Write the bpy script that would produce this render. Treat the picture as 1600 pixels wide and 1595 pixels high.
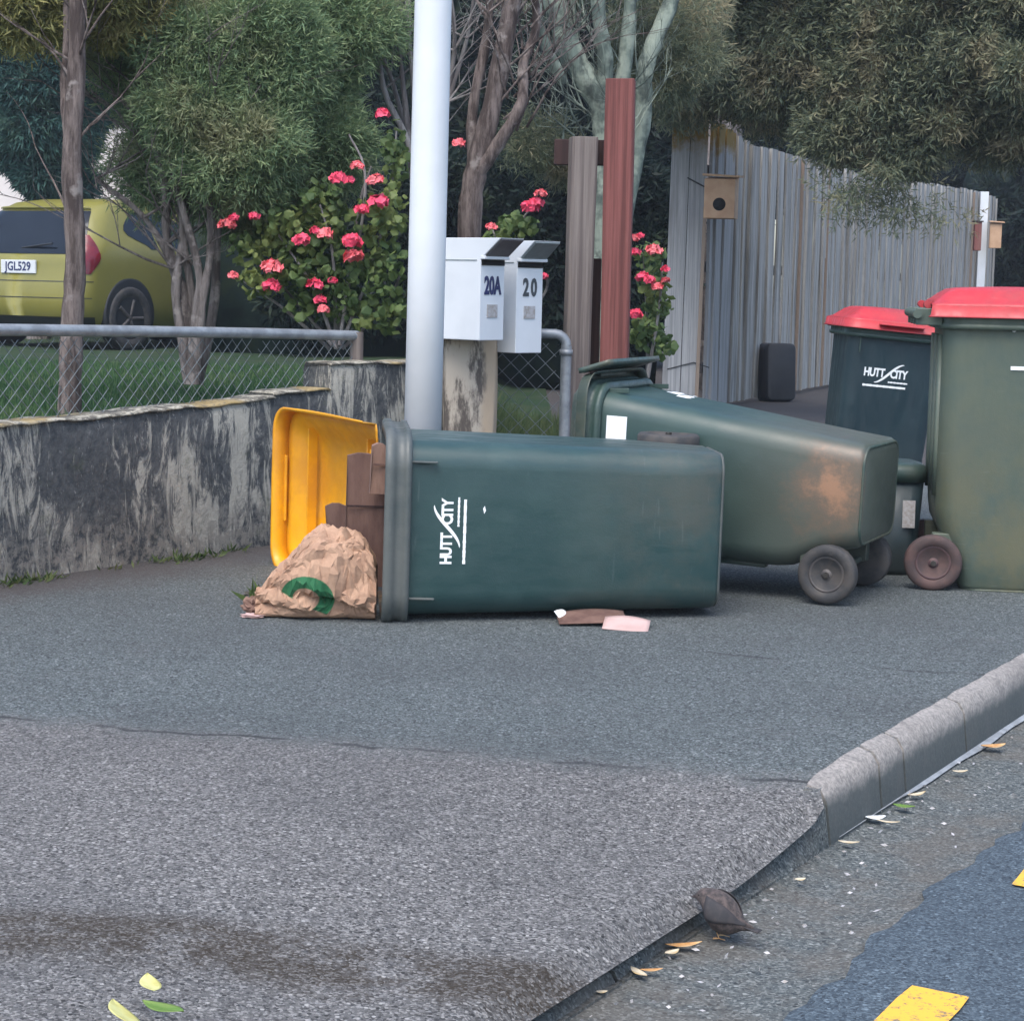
import bpy, math, random
import numpy as np
from mathutils import Vector, Matrix, Euler
R = math.radians
C = bpy.context.scene
for o in list(bpy.data.objects): bpy.data.objects.remove(o)
col = C.collection
rng = np.random.default_rng(7); random.seed(7)

# ------------------------------------------------------------ camera, world, sun, exposure
F, PITCH, ROLL, H = 3060.0, R(6.65), R(1.2), 1.04
cam = bpy.data.cameras.new('Camera'); cam.sensor_fit = 'HORIZONTAL'; cam.sensor_width = 36; cam.lens = 36*F/1600
cam.clip_end = 500; cam.clip_start = 0.05
camo = bpy.data.objects.new('Camera', cam); col.objects.link(camo)
_right = Vector((1,0,0)); _up = Vector((0, math.sin(PITCH), math.cos(PITCH))); _fw = Vector((0, math.cos(PITCH), -math.sin(PITCH)))
_r2 = _right*math.cos(ROLL) + _up*math.sin(ROLL); _u2 = -_right*math.sin(ROLL) + _up*math.cos(ROLL)
camo.matrix_world = Matrix(((_r2.x,_u2.x,-_fw.x,0),(_r2.y,_u2.y,-_fw.y,0),(_r2.z,_u2.z,-_fw.z,H),(0,0,0,1)))
C.camera = camo
w = bpy.data.worlds.new('World'); C.world = w; w.use_nodes = True
nt = w.node_tree; nt.nodes.clear()
sky = nt.nodes.new('ShaderNodeTexSky'); sky.sky_type = 'NISHITA'; sky.sun_disc = False
SUN_EL, SUN_AZ = R(60), R(200)
sky.sun_elevation = SUN_EL; sky.sun_rotation = SUN_AZ; sky.air_density = 1.0; sky.dust_density = 2.5; sky.ozone_density = .5
bg = nt.nodes.new('ShaderNodeBackground'); bg.inputs[1].default_value = 0.15
wo = nt.nodes.new('ShaderNodeOutputWorld'); nt.links.new(sky.outputs[0], bg.inputs[0]); nt.links.new(bg.outputs[0], wo.inputs[0])
sl = bpy.data.lights.new('Sun', 'SUN'); sl.energy = 1.1; sl.angle = R(40); sl.color = (1, .97, .93)
so = bpy.data.objects.new('Sun', sl); col.objects.link(so)
_sd = Vector((math.sin(SUN_AZ)*math.cos(SUN_EL), math.cos(SUN_AZ)*math.cos(SUN_EL), math.sin(SUN_EL)))
so.rotation_euler = _sd.to_track_quat('Z', 'Y').to_euler()
C.view_settings.view_transform = 'Standard'; C.view_settings.look = 'None'; C.view_settings.gamma = 1; C.view_settings.exposure = 1.22

def ray(px, py):
    x = (px-800)/F; y = -(py-797.5)/F
    c, s = math.cos(ROLL), math.sin(ROLL); xr = x*c-y*s; yr = x*s+y*c
    return Vector((xr, math.cos(PITCH)+yr*math.sin(PITCH), -math.sin(PITCH)+yr*math.cos(PITCH)))
def G(px, py, z=0.0):
    r = ray(px, py); return Vector((0,0,H)) + r*((z-H)/r.z)
def P(px, py, d):
    r = ray(px, py); return Vector((0,0,H)) + r*(d/r.y)

# ------------------------------------------------------------ materials
def lin(c):
    return tuple((v/12.92 if v <= .04045 else ((v+.055)/1.055)**2.4) for v in c)
class N:
    def __init__(s, name):
        s.m = bpy.data.materials.new(name); s.m.use_nodes = True; s.t = s.m.node_tree
        s.b = s.t.nodes['Principled BSDF']; s.tc = s.t.nodes.new('ShaderNodeTexCoord')
    def n(s, ty, **k):
        q = s.t.nodes.new(ty)
        for a, b in k.items(): setattr(q, a, b)
        return q
    def l(s, a, b): s.t.links.new(a, b)
    def val(s, sock, v):
        if isinstance(v, (int, float)): sock.default_value = v
        elif isinstance(v, tuple): sock.default_value = (*v, 1) if len(v) == 3 else v
        else: s.l(v, sock)
    def noise(s, scale, detail=4, rough=.55, stretch=(1,1,1), coord='Object', dist=0):
        mp = s.n('ShaderNodeMapping'); mp.inputs['Scale'].default_value = stretch
        s.l(s.tc.outputs[coord], mp.inputs[0])
        q = s.n('ShaderNodeTexNoise'); q.inputs['Scale'].default_value = scale; q.inputs['Detail'].default_value = detail
        q.inputs['Roughness'].default_value = rough; q.inputs['Distortion'].default_value = dist
        s.l(mp.outputs[0], q.inputs['Vector']); return q.outputs[0]
    def vor(s, scale, stretch=(1,1,1), out=0):
        mp = s.n('ShaderNodeMapping'); mp.inputs['Scale'].default_value = stretch
        s.l(s.tc.outputs['Object'], mp.inputs[0])
        q = s.n('ShaderNodeTexVoronoi'); q.inputs['Scale'].default_value = scale; s.l(mp.outputs[0], q.inputs['Vector'])
        return q.outputs[out]
    def ramp(s, src, a, b, lo=0., hi=1.):
        q = s.n('ShaderNodeMapRange'); s.val(q.inputs[0], src); q.inputs[1].default_value = a; q.inputs[2].default_value = b
        q.inputs[3].default_value = lo; q.inputs[4].default_value = hi; q.interpolation_type = 'SMOOTHSTEP'; return q.outputs[0]
    def mix(s, f, a, b):
        q = s.n('ShaderNodeMix', data_type='RGBA'); s.val(q.inputs[0], f); s.val(q.inputs[6], a); s.val(q.inputs[7], b); return q.outputs[2]
    def math(s, op, a, b=0.):
        q = s.n('ShaderNodeMath', operation=op); s.val(q.inputs[0], a); s.val(q.inputs[1], b); return q.outputs[0]
    def xyz(s):
        q = s.n('ShaderNodeSeparateXYZ'); s.l(s.tc.outputs['Object'], q.inputs[0]); return q.outputs
    def island(s):
        q = s.n('ShaderNodeNewGeometry'); return q.outputs['Random Per Island']
    def done(s, colr, rough=.7, bump=None, bs=.3, bd=.01, spec=.55, metal=0):
        s.val(s.b.inputs['Base Color'], colr); s.val(s.b.inputs['Roughness'], rough)
        s.b.inputs['Specular IOR Level'].default_value = spec; s.b.inputs['Metallic'].default_value = metal
        if bump is not None:
            q = s.n('ShaderNodeBump'); q.inputs['Strength'].default_value = bs; q.inputs['Distance'].default_value = bd
            s.l(bump, q.inputs['Height']); s.l(q.outputs[0], s.b.inputs['Normal'])
        return s.m
def simple(name, c1, c2=None, sc=8, rough=.6, bs=.15, bd=.004, spec=.5, metal=0, stretch=(1,1,1)):
    q = N(name); nz = q.noise(sc, 5, .6, stretch)
    f = q.ramp(nz, .35, .65)
    return q.done(q.mix(f, c1, c2 or tuple(v*.7 for v in c1)), rough, q.noise(sc*6, 4, .6, stretch), bs, bd, spec, metal)
def plastic(name, c, c2, dirt, rough=.42, dz=None):
    """weathered moulded plastic; dirt gathers where splashed near the base"""
    q = N(name); n1 = q.noise(4, 6, .65); n2 = q.noise(30, 5, .7, (1,1,.25)); f = q.ramp(n1, .38, .66)
    base = q.mix(f, c, c2)
    z = q.xyz()[2]
    lo = q.math('MULTIPLY', q.ramp(z, dz or .6, 0), q.ramp(q.noise(3.2, 5, .7), .36, .62))
    base = q.mix(q.math('MULTIPLY', lo, .8), base, dirt)
    sc = q.ramp(q.noise(26, 3, .5, (.3,.3,2.6)), .66, .74)
    base = q.mix(q.math('MULTIPLY', sc, .06), base, (.35,.38,.38))
    return q.done(base, q.ramp(n2, .3, .7, rough-.08, rough+.18), q.math('ADD', q.noise(260, 2), q.math('MULTIPLY', n1, 6.)), .12, .003)
M = {}
M['bin'] = plastic('bin_green', (.018,.050,.051), (.028,.064,.063), (.065,.07,.058), .36)
M['bin_old'] = plastic('bin_green_faded', (.026,.056,.050), (.040,.070,.060), (.08,.08,.055), .42, .75)
M['bin_olive'] = plastic('bin_olive', (.060,.088,.072), (.078,.10,.072), (.12,.115,.065), .5, .9)
M['bin_dark'] = plastic('bin_dark', (.012,.030,.040), (.018,.04,.05), (.03,.04,.04), .45)
M['rimgrey'] = plastic('bin_rim_grey', (.055,.070,.070), (.095,.105,.10), (.10,.10,.09), .5)
M['yellow'] = plastic('lid_yellow', (.86,.42,.008), (.80,.35,.008), (.60,.26,.02), .42)
M['red'] = plastic('lid_red', (.44,.022,.032), (.50,.04,.05), (.30,.04,.045), .42)
M['rubber'] = simple('rubber', (.03,.032,.036), (.06,.055,.052), 20, .75)
M['rubber_brown'] = simple('rubber_muddy', (.06,.042,.042), (.10,.06,.055), 16, .8)
M['hub'] = simple('hub', (.055,.052,.055), (.09,.08,.075), 20, .6)
M['hub_brown'] = simple('hub_muddy', (.10,.06,.06), (.07,.04,.045), 20, .7)
M['steel'] = simple('steel', (.08,.075,.07), (.06,.055,.05), 20, .45, metal=.7)
M['white'] = simple('white_paint', (.66,.70,.74), (.60,.64,.67), 3, .5, .05)
M['box_white'] = simple('letterbox_white', (.66,.70,.74), (.60,.64,.68), 4, .45, .06)
M['print'] = simple('white_print', (.85,.88,.9), (.8,.84,.86), 40, .5)
M['darkgrey'] = simple('dark_flap', (.03,.03,.035), (.05,.045,.045), 12, .35)
M['midgrey'] = simple('grey_flap', (.16,.20,.21), (.12,.15,.16), 12, .4)
M['ink'] = simple('blue_ink', (.01,.018,.10), (.012,.02,.08), 12, .5)
M['inkgrey'] = simple('grey_ink', (.04,.05,.06), (.05,.06,.07), 12, .5)
M['stick'] = simple('sticker_grey', (.30,.28,.26), (.42,.42,.44), 90, .5)
M['black'] = simple('black_plastic', (.010,.012,.018), (.016,.018,.024), 10, .55)
M['card'] = simple('cardboard', (.095,.050,.040), (.155,.09,.07), 14, .9, .5, stretch=(1,1,.3))
M['card2'] = simple('cardboard_pale', (.23,.14,.105), (.14,.08,.062), 14, .9, .5, stretch=(1,1,.3))
M['paper'] = simple('paper', (.50,.36,.34), (.42,.29,.27), 8, .7)
M['pale'] = simple('pale_leaf', (.62,.55,.42), (.5,.36,.16), 30, .6)
M['orange'] = simple('orange_leaf', (.45,.22,.07), (.6,.40,.2), 30, .6)
M['yleaf'] = simple('yellow_green_leaf', (.60,.60,.26), (.50,.46,.14), 22, .45)
M['gleaf'] = simple('green_leaf', (.10,.20,.03), (.16,.24,.05), 30, .45)
M['galv'] = simple('galvanised_pipe', (.30,.33,.36), (.20,.22,.24), 14, .45, .1, metal=.3)
M['wire'] = simple('wire', (.20,.23,.24), (.12,.14,.15), 30, .5, metal=.3)
M['ply'] = simple('plywood', (.50,.33,.21), (.42,.26,.16), 8, .8)
M['hole'] = simple('hole_dark', (.004,.004,.004), (.006,.005,.004), 8, .9)
M['glass'] = simple('car_glass', (.004,.007,.011), (.008,.012,.018), 3, .06, .0, spec=.35)
M['carpaint'] = simple('car_paint_shaded', (.205,.19,.045), (.185,.173,.04), 3, .32, .0)  # darker than the real paint; tree shade is put into the colour
M['cartrim'] = simple('car_trim', (.012,.014,.018), (.016,.018,.02), 8, .5)
M['taillight'] = simple('tail_light', (.16,.01,.02), (.10,.008,.015), 8, .15, .0)
M['plate'] = simple('plate', (.6,.63,.66), (.55,.58,.6), 8, .4)
M['bird'] = simple('bird_brown', (.11,.085,.078), (.04,.034,.034), 90, .9, .6)
M['bird2'] = simple('bird_dark', (.03,.03,.034), (.045,.04,.042), 60, .85)
M['petal'] = simple('petal_pink', (.80,.055,.13), (.72,.09,.17), 40, .6)
M['petal2'] = simple('petal_coral', (.78,.13,.16), (.70,.18,.20), 40, .6)

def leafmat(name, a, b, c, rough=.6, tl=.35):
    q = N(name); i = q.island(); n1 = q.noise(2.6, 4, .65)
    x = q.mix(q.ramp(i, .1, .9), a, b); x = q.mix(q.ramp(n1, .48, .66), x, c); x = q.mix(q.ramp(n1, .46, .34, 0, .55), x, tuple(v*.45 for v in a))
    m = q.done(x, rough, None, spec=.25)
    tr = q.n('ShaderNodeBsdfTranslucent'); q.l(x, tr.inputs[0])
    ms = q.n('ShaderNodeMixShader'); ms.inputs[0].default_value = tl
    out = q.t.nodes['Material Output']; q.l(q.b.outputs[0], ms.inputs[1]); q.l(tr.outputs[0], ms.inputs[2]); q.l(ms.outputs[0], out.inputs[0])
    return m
M['lf_feather'] = leafmat('foliage_feathery', (.15,.24,.13), (.26,.34,.17), (.30,.31,.18))
M['lf_conifer'] = leafmat('foliage_conifer', (.12,.16,.11), (.22,.235,.14), (.30,.27,.17))
M['lf_shaded'] = leafmat('foliage_shaded', (.008,.020,.018), (.016,.032,.024), (.025,.04,.02))  # canopy shade over the background is put into this very low leaf colour
M['lf_cyp'] = leafmat('foliage_cypress', (.04,.10,.095), (.06,.14,.12), (.09,.16,.12))
M['lf_olive'] = leafmat('foliage_olive', (.22,.24,.10), (.34,.32,.12), (.38,.32,.14))
M['lf_ger'] = leafmat('foliage_geranium', (.07,.12,.045), (.12,.18,.06), (.22,.26,.08), .45)
M['lf_grass'] = leafmat('grass_blades', (.035,.095,.04), (.07,.14,.05), (.10,.15,.06))
M['lf_weed'] = leafmat('weed', (.05,.09,.03), (.12,.15,.06), (.16,.17,.08))
def bark(name, a, b, c, sc=14, th=.55):
    q = N(name); f = q.ramp(q.noise(sc, 6, .7, (1,1,.16)), .35, .62); g = q.ramp(q.noise(sc*.4, 4, .6), th, th+.12)
    return q.done(q.mix(g, q.mix(f, a, b), c), .9, q.noise(sc*2.5, 6, .8, (1,1,.12)), 1., .03, .2)
M['bark_grey'] = bark('bark_grey_brown', (.32,.285,.27), (.11,.095,.09), (.40,.36,.34), 22)
M['bark_red'] = bark('bark_brown', (.32,.265,.245), (.09,.07,.065), (.38,.34,.32), 22)
M['bark_lichen'] = bark('bark_lichen', (.22,.28,.24), (.08,.10,.09), (.36,.42,.35), 12, .45)
M['bark_pale'] = bark('twigs_pale', (.42,.40,.39), (.2,.18,.18), (.45,.43,.42))
def wood(name, a, b, c, sc=10, top=None, isl=True, coord='Object'):
    q = N(name); g = q.noise(sc, 7, .75, (6,6,.10), coord)
    f = q.ramp(g, .36, .64); x = q.mix(f, a, b)
    st = q.ramp(q.noise(sc*.35, 5, .65, (2,2,.2)), .5, .7); x = q.mix(q.math('MULTIPLY', st, .7), x, c)
    if isl:
        i = q.island(); x = q.mix(q.ramp(i, .0, 1, 0, .45), x, c)
    if top:
        z = q.math('ADD', q.xyz()[2], q.math('MULTIPLY', q.noise(5, 5, .7), .5))
        x = q.mix(q.ramp(z, top[0], top[1]), x, top[2])
    return q.done(x, .85, q.noise(sc*2, 6, .7, (3,3,.07)), .5, .006, .3)
M['fence'] = wood('weathered_boards', (.52,.525,.51), (.25,.245,.235), (.095,.092,.085), 7)
M['fence_end'] = None
M['fence_end'] = wood('boards_lichen_topped', (.40,.41,.42), (.24,.25,.26), (.15,.15,.15), 9, (2.36,2.52,(.20,.13,.03)))
M['fence_new'] = wood('pale_batten', (.30,.24,.19), (.24,.19,.15), (.2,.15,.12), 9)
M['post_grey'] = wood('post_grey', (.22,.19,.17), (.11,.09,.085), (.14,.11,.10), 8, None, False)
M['post_red'] = wood('post_red', (.23,.085,.075), (.11,.04,.036), (.24,.125,.105), 7, None, False)
M['post_dark'] = wood('rail_dark', (.05,.028,.026), (.03,.018,.018), (.04,.03,.03), 8, None, False)
# stump: weathered timber with pale patches
q = N('stump_timber'); g = q.noise(9, 6, .75, (1,1,.3)); f = q.ramp(g, .42, .56)
x = q.mix(f, (.10,.088,.078), (.42,.38,.32)); xx = q.xyz()[0]
x = q.mix(q.ramp(q.math('ADD', xx, q.math('MULTIPLY', g, .1)), .085, .12), x, (.42,.34,.25))
M['stump'] = q.done(x, .9, g, .8, .012, .2)
# old concrete wall, black algae with pale runs and lichen along the top
q = N('old_concrete'); g1 = q.noise(11, 8, .78, (1.5,1.5,.34), dist=.9); g2 = q.noise(2.6, 3, .5); g3 = q.noise(28, 6, .75)
x = q.mix(q.ramp(g3, .3, .7), (.050,.056,.062), (.115,.12,.122))
runs = q.ramp(q.math('ADD', g1, q.math('MULTIPLY', g2, .65)), .80, .92)
x = q.mix(runs, x, (.40,.385,.335))
z = q.xyz()[2]
low = q.math('MULTIPLY', q.ramp(z, .26, .02), q.ramp(g3, .4, .6)); x = q.mix(low, x, (.24,.225,.20)); sp_ = q.ramp(q.noise(45, 4, .8, (1,1,.5)), .60, .68); x = q.mix(q.math('MULTIPLY', sp_, .6), x, (.34,.34,.32))
x = q.mix(q.ramp(q.noise(5, 5, .8), .56, .70, 0, .5), x, (.085,.10,.06))
M['conc'] = q.done(x, .95, q.math('ADD', g3, g1), .8, .012, .2)
q = N('lichen_cap'); g1 = q.noise(9, 5, .7); g2 = q.noise(3, 3)
x = q.mix(q.ramp(q.noise(16, 7, .8), .44, .58), (.09,.085,.075), (.42,.40,.33)); x = q.mix(q.ramp(q.math('ADD', g2, q.math('MULTIPLY', g1, .4)), .66, .80, 0, .8), x, (.30,.22,.09)); x = q.mix(q.ramp(q.noise(40, 5, .8), .5, .62, 0, .8), x, (.10,.095,.085))
M['lichen'] = q.done(x, .95, g1, .6, .01, .2)
# pavement: old chip seal below the seam, newer bluish mix beyond it
def chips(q, base, light, dark, sc=150):
    v = q.vor(sc, (1,1,1), 1); sp = q.n('ShaderNodeSeparateColor'); q.l(v, sp.inputs[0])
    r = sp.outputs[0]; n = q.noise(55, 5, .75)
    k = q.ramp(q.math('ADD', r, q.math('MULTIPLY', q.math('SUBTRACT', n, .5), .9)), .55, 1.02)
    kd = q.ramp(q.math('ADD', r, q.math('MULTIPLY', q.math('SUBTRACT', n, .5), .9)), .36, .02)
    x = q.mix(k, base, light); x = q.mix(kd, x, dark)
    v2 = q.vor(sc*.42, (1,1,1), 1); s2 = q.n('ShaderNodeSeparateColor'); q.l(v2, s2.inputs[0]); dd = q.vor(sc*.42, (1,1,1), 0)
    inner = q.ramp(dd, .42, .28)
    x = q.mix(q.math('MULTIPLY', inner, q.ramp(s2.outputs[1], .90, .93)), x, tuple(min(.6, v*1.35) for v in light)); x = q.mix(q.math('MULTIPLY', inner, q.ramp(s2.outputs[1], .12, .09)), x, tuple(v*.6 for v in dark))
    return x, r, n
q = N('pavement_asphalt'); X, Y, Z = q.xyz()
a, r1, n1 = chips(q, (.150,.148,.146), (.34,.335,.325), (.055,.055,.056), 230)
b, r2, n2 = chips(q, (.098,.116,.118), (.22,.25,.255), (.042,.051,.056), 240)
wob = q.math('MULTIPLY', q.math('SUBTRACT', q.noise(2.2, 5, .6), .5), .22)
sy = q.math('ADD', q.math('ADD', Y, q.math('MULTIPLY', X, .20)), wob)
x = q.mix(q.ramp(q.math('ADD', sy, q.math('MULTIPLY', q.math('SUBTRACT', q.noise(9, 6, .8), .5), .30)), 4.14, 4.36), a, b)
big = q.noise(.9, 4, .6); x = q.mix(q.ramp(big, .35, .7, 0, .35), x, (.065,.068,.072)); x = q.mix(q.ramp(q.noise(4.5, 6, .75), .52, .75, 0, .28), x, (.17,.165,.17)); x = q.mix(q.ramp(q.noise(7, 6, .8), .56, .72, 0, .35), x, (.05,.052,.055))
crack = q.math('MULTIPLY', q.ramp(q.math('ABSOLUTE', q.math('SUBTRACT', sy, 4.255)), .016, .004), q.ramp(q.noise(3.5, 4, .6), .44, .56))
x = q.mix(q.math('MULTIPLY', crack, .8), x, (.03,.032,.036))
sy2 = q.math('ADD', q.math('ADD', Y, q.math('MULTIPLY', X, .34)), q.math('MULTIPLY', wob, .9))
cr2 = q.math('MULTIPLY', q.ramp(q.math('ABSOLUTE', q.math('SUBTRACT', sy2, 5.72)), .02, .004), q.ramp(X, .2, .5))
cr2 = q.math('MULTIPLY', cr2, q.ramp(q.noise(3.1, 4, .6), .42, .56)); x = q.mix(q.math('MULTIPLY', cr2, .7), x, (.03,.032,.036))
# moss and silt band near the crossing
mm = q.math('MULTIPLY', q.ramp(q.math('ABSOLUTE', q.math('SUBTRACT', q.math('ADD', Y, q.math('MULTIPLY', q.math('SUBTRACT', q.noise(2.4,5,.7),.5), .22)), 3.0)), .15, .05), q.ramp(q.noise(3.6, 7, .85), .37, .52))
x = q.mix(q.math('MULTIPLY', mm, q.ramp(r1, .1, .95, .85, .45)), x, (.040,.029,.018))
# leaf dirt along the foot of the wall
wd = q.math('ADD', q.math('SUBTRACT', Y, q.math('MULTIPLY', X, 1.35)), q.math('MULTIPLY', q.math('SUBTRACT', q.noise(3,5,.7),.5), .8))
x = q.mix(q.math('MULTIPLY', q.ramp(wd, 8.0, 8.7), .75), x, (.075,.06,.058))
M['pave'] = q.done(x, .88, q.math('ADD', r1, q.math('MULTIPLY', n1, 2.)), .9, .008, .3)
q = N('road_asphalt'); b, r2, n2 = chips(q, (.050,.070,.088), (.11,.145,.17), (.022,.031,.042), 230)
X, Y, Z = q.xyz(); b = q.mix(q.ramp(q.noise(1.2, 4, .6), .4, .7, 0, .4), b, (.036,.050,.066))
M['road'] = q.done(b, .75, q.math('ADD', r2, n2), .55, .006, .4)
q = N('channel_concrete'); b, r2, n2 = chips(q, (.082,.094,.094), (.18,.195,.19), (.036,.045,.05), 210)
b = q.mix(q.ramp(q.noise(3, 6, .7), .42, .62, 0, .45), b, (.115,.098,.08))
M['channel'] = q.done(b, .85, q.math('ADD', r2, n2), .5, .006, .3)
q = N('kerb_concrete'); g = q.noise(14, 6, .7); g2 = q.noise(3, 4, .6); z = q.xyz()[2]
x = q.mix(q.ramp(q.noise(90, 5, .8), .35, .65), (.18,.17,.16), (.36,.335,.31)); x = q.mix(q.ramp(g2, .45, .68, 0, .5), x, (.13,.12,.115))
x = q.mix(q.ramp(q.math('ADD', z, q.math('MULTIPLY', g, .05)), .0, -.04, 0, .9), x, (.055,.068,.070)); x = q.mix(q.ramp(q.noise(120, 4, .8), .5, .7, 0, .35), x, (.13,.14,.14))
st = q.ramp(q.noise(20, 3, .6, (1,1,.1)), .55, .65, 0, .3); x = q.mix(st, x, (.10,.10,.10))
M['kerb'] = q.done(x, .85, q.noise(60, 5, .7), .35, .005, .3)
q = N('yellow_road_paint'); g = q.noise(45, 5, .8); x = q.mix(q.ramp(g, .52, .62), (.72,.40,.04), (.16,.13,.09))
M['ypaint'] = q.done(x, .7, g, .3, .004)
q = N('lawn_shaded'); x = q.mix(q.ramp(q.noise(3, 5, .6), .4, .6), (.022,.045,.022), (.035,.05,.028)); M['lawn'] = q.done(x, .95, q.noise(30), .5, .02, .1)  # ground darkened; shadow beyond the grass blades is put into the colour
M['soil'] = simple('bare_ground', (.10,.09,.08), (.06,.055,.05), 4, .95)
M['gravel'] = simple('drive_gravel', (.09,.085,.085), (.13,.12,.115), 20, .95, .5, .02)
M['plaster'] = simple('house_plaster', (.80,.76,.75), (.74,.70,.70), 2, .8, .1)
M['rooftile'] = simple('house_roof', (.10,.09,.09), (.07,.06,.06), 6, .8)
# brown paper bag with a green ring printed on its side
q = N('brown_paper'); g = q.noise(16, 5, .7, (1,1,1), dist=1.); x = q.mix(q.ramp(g, .38, .62), (.42,.27,.185), (.33,.205,.14))
X, Y, Z = q.xyz(); dx = q.math('ADD', X, .030); dz = q.math('SUBTRACT', Z, .068)
rad = q.math('POWER', q.math('ADD', q.math('POWER', dx, 2.), q.math('POWER', q.math('MULTIPLY', dz, 1.15), 2.)), .5)
rad = q.math('ADD', rad, q.math('MULTIPLY', dx, -.10))
mk = q.math('MULTIPLY', q.ramp(rad, .038, .042), q.ramp(rad, .084, .080)); mk = q.math('MULTIPLY', mk, q.ramp(Y, .03, .02)); mk = q.math('MULTIPLY', mk, q.ramp(q.math('ADD', dz, q.math('MULTIPLY', dx, .5)), -.022, -.016))
x = q.mix(q.math('MULTIPLY', mk, q.ramp(q.noise(30, 5, .8), .30, .42, .55, .95)), x, (.012,.13,.055))
M['bag'] = q.done(x, .8, q.noise(22, 5, .7, dist=1.5), .4, .006, .2)
# rust-stained patch for the toppled bin
q = N('bin_rust_faded'); n1 = q.noise(4, 6, .65); X, Y, Z = q.xyz()
x = q.mix(q.ramp(n1, .38, .66), (.019,.050,.048), (.030,.064,.058))
d2 = q.math('ADD', q.math('MULTIPLY', q.math('POWER', q.math('SUBTRACT', Z, .10), 2.), 1.1), q.math('MULTIPLY', q.math('POWER', q.math('ADD', Y, .30), 2.), .75))
d2 = q.math('ADD', q.math('POWER', d2, .5), q.math('MULTIPLY', q.math('SUBTRACT', q.noise(9, 6, .8), .5), .36))
olive = q.ramp(q.math('ADD', Z, q.math('MULTIPLY', n1, .25)), .75, .30, 0, .75); x = q.mix(olive, x, (.080,.088,.070))
side = q.ramp(X, -.20, -.23)
x = q.mix(q.math('MULTIPLY', side, q.ramp(d2, .22, .06, 0, .6)), x, (.16,.10,.065))
x = q.mix(q.math('MULTIPLY', side, q.ramp(d2, .10, .0, 0, .7)), x, (.34,.18,.10))
M['bin_rust'] = q.done(x, q.ramp(n1, .3, .7, .36, .55), q.math('ADD', q.noise(260, 2), q.math('MULTIPLY', n1, 6.)), .12, .003)

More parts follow.
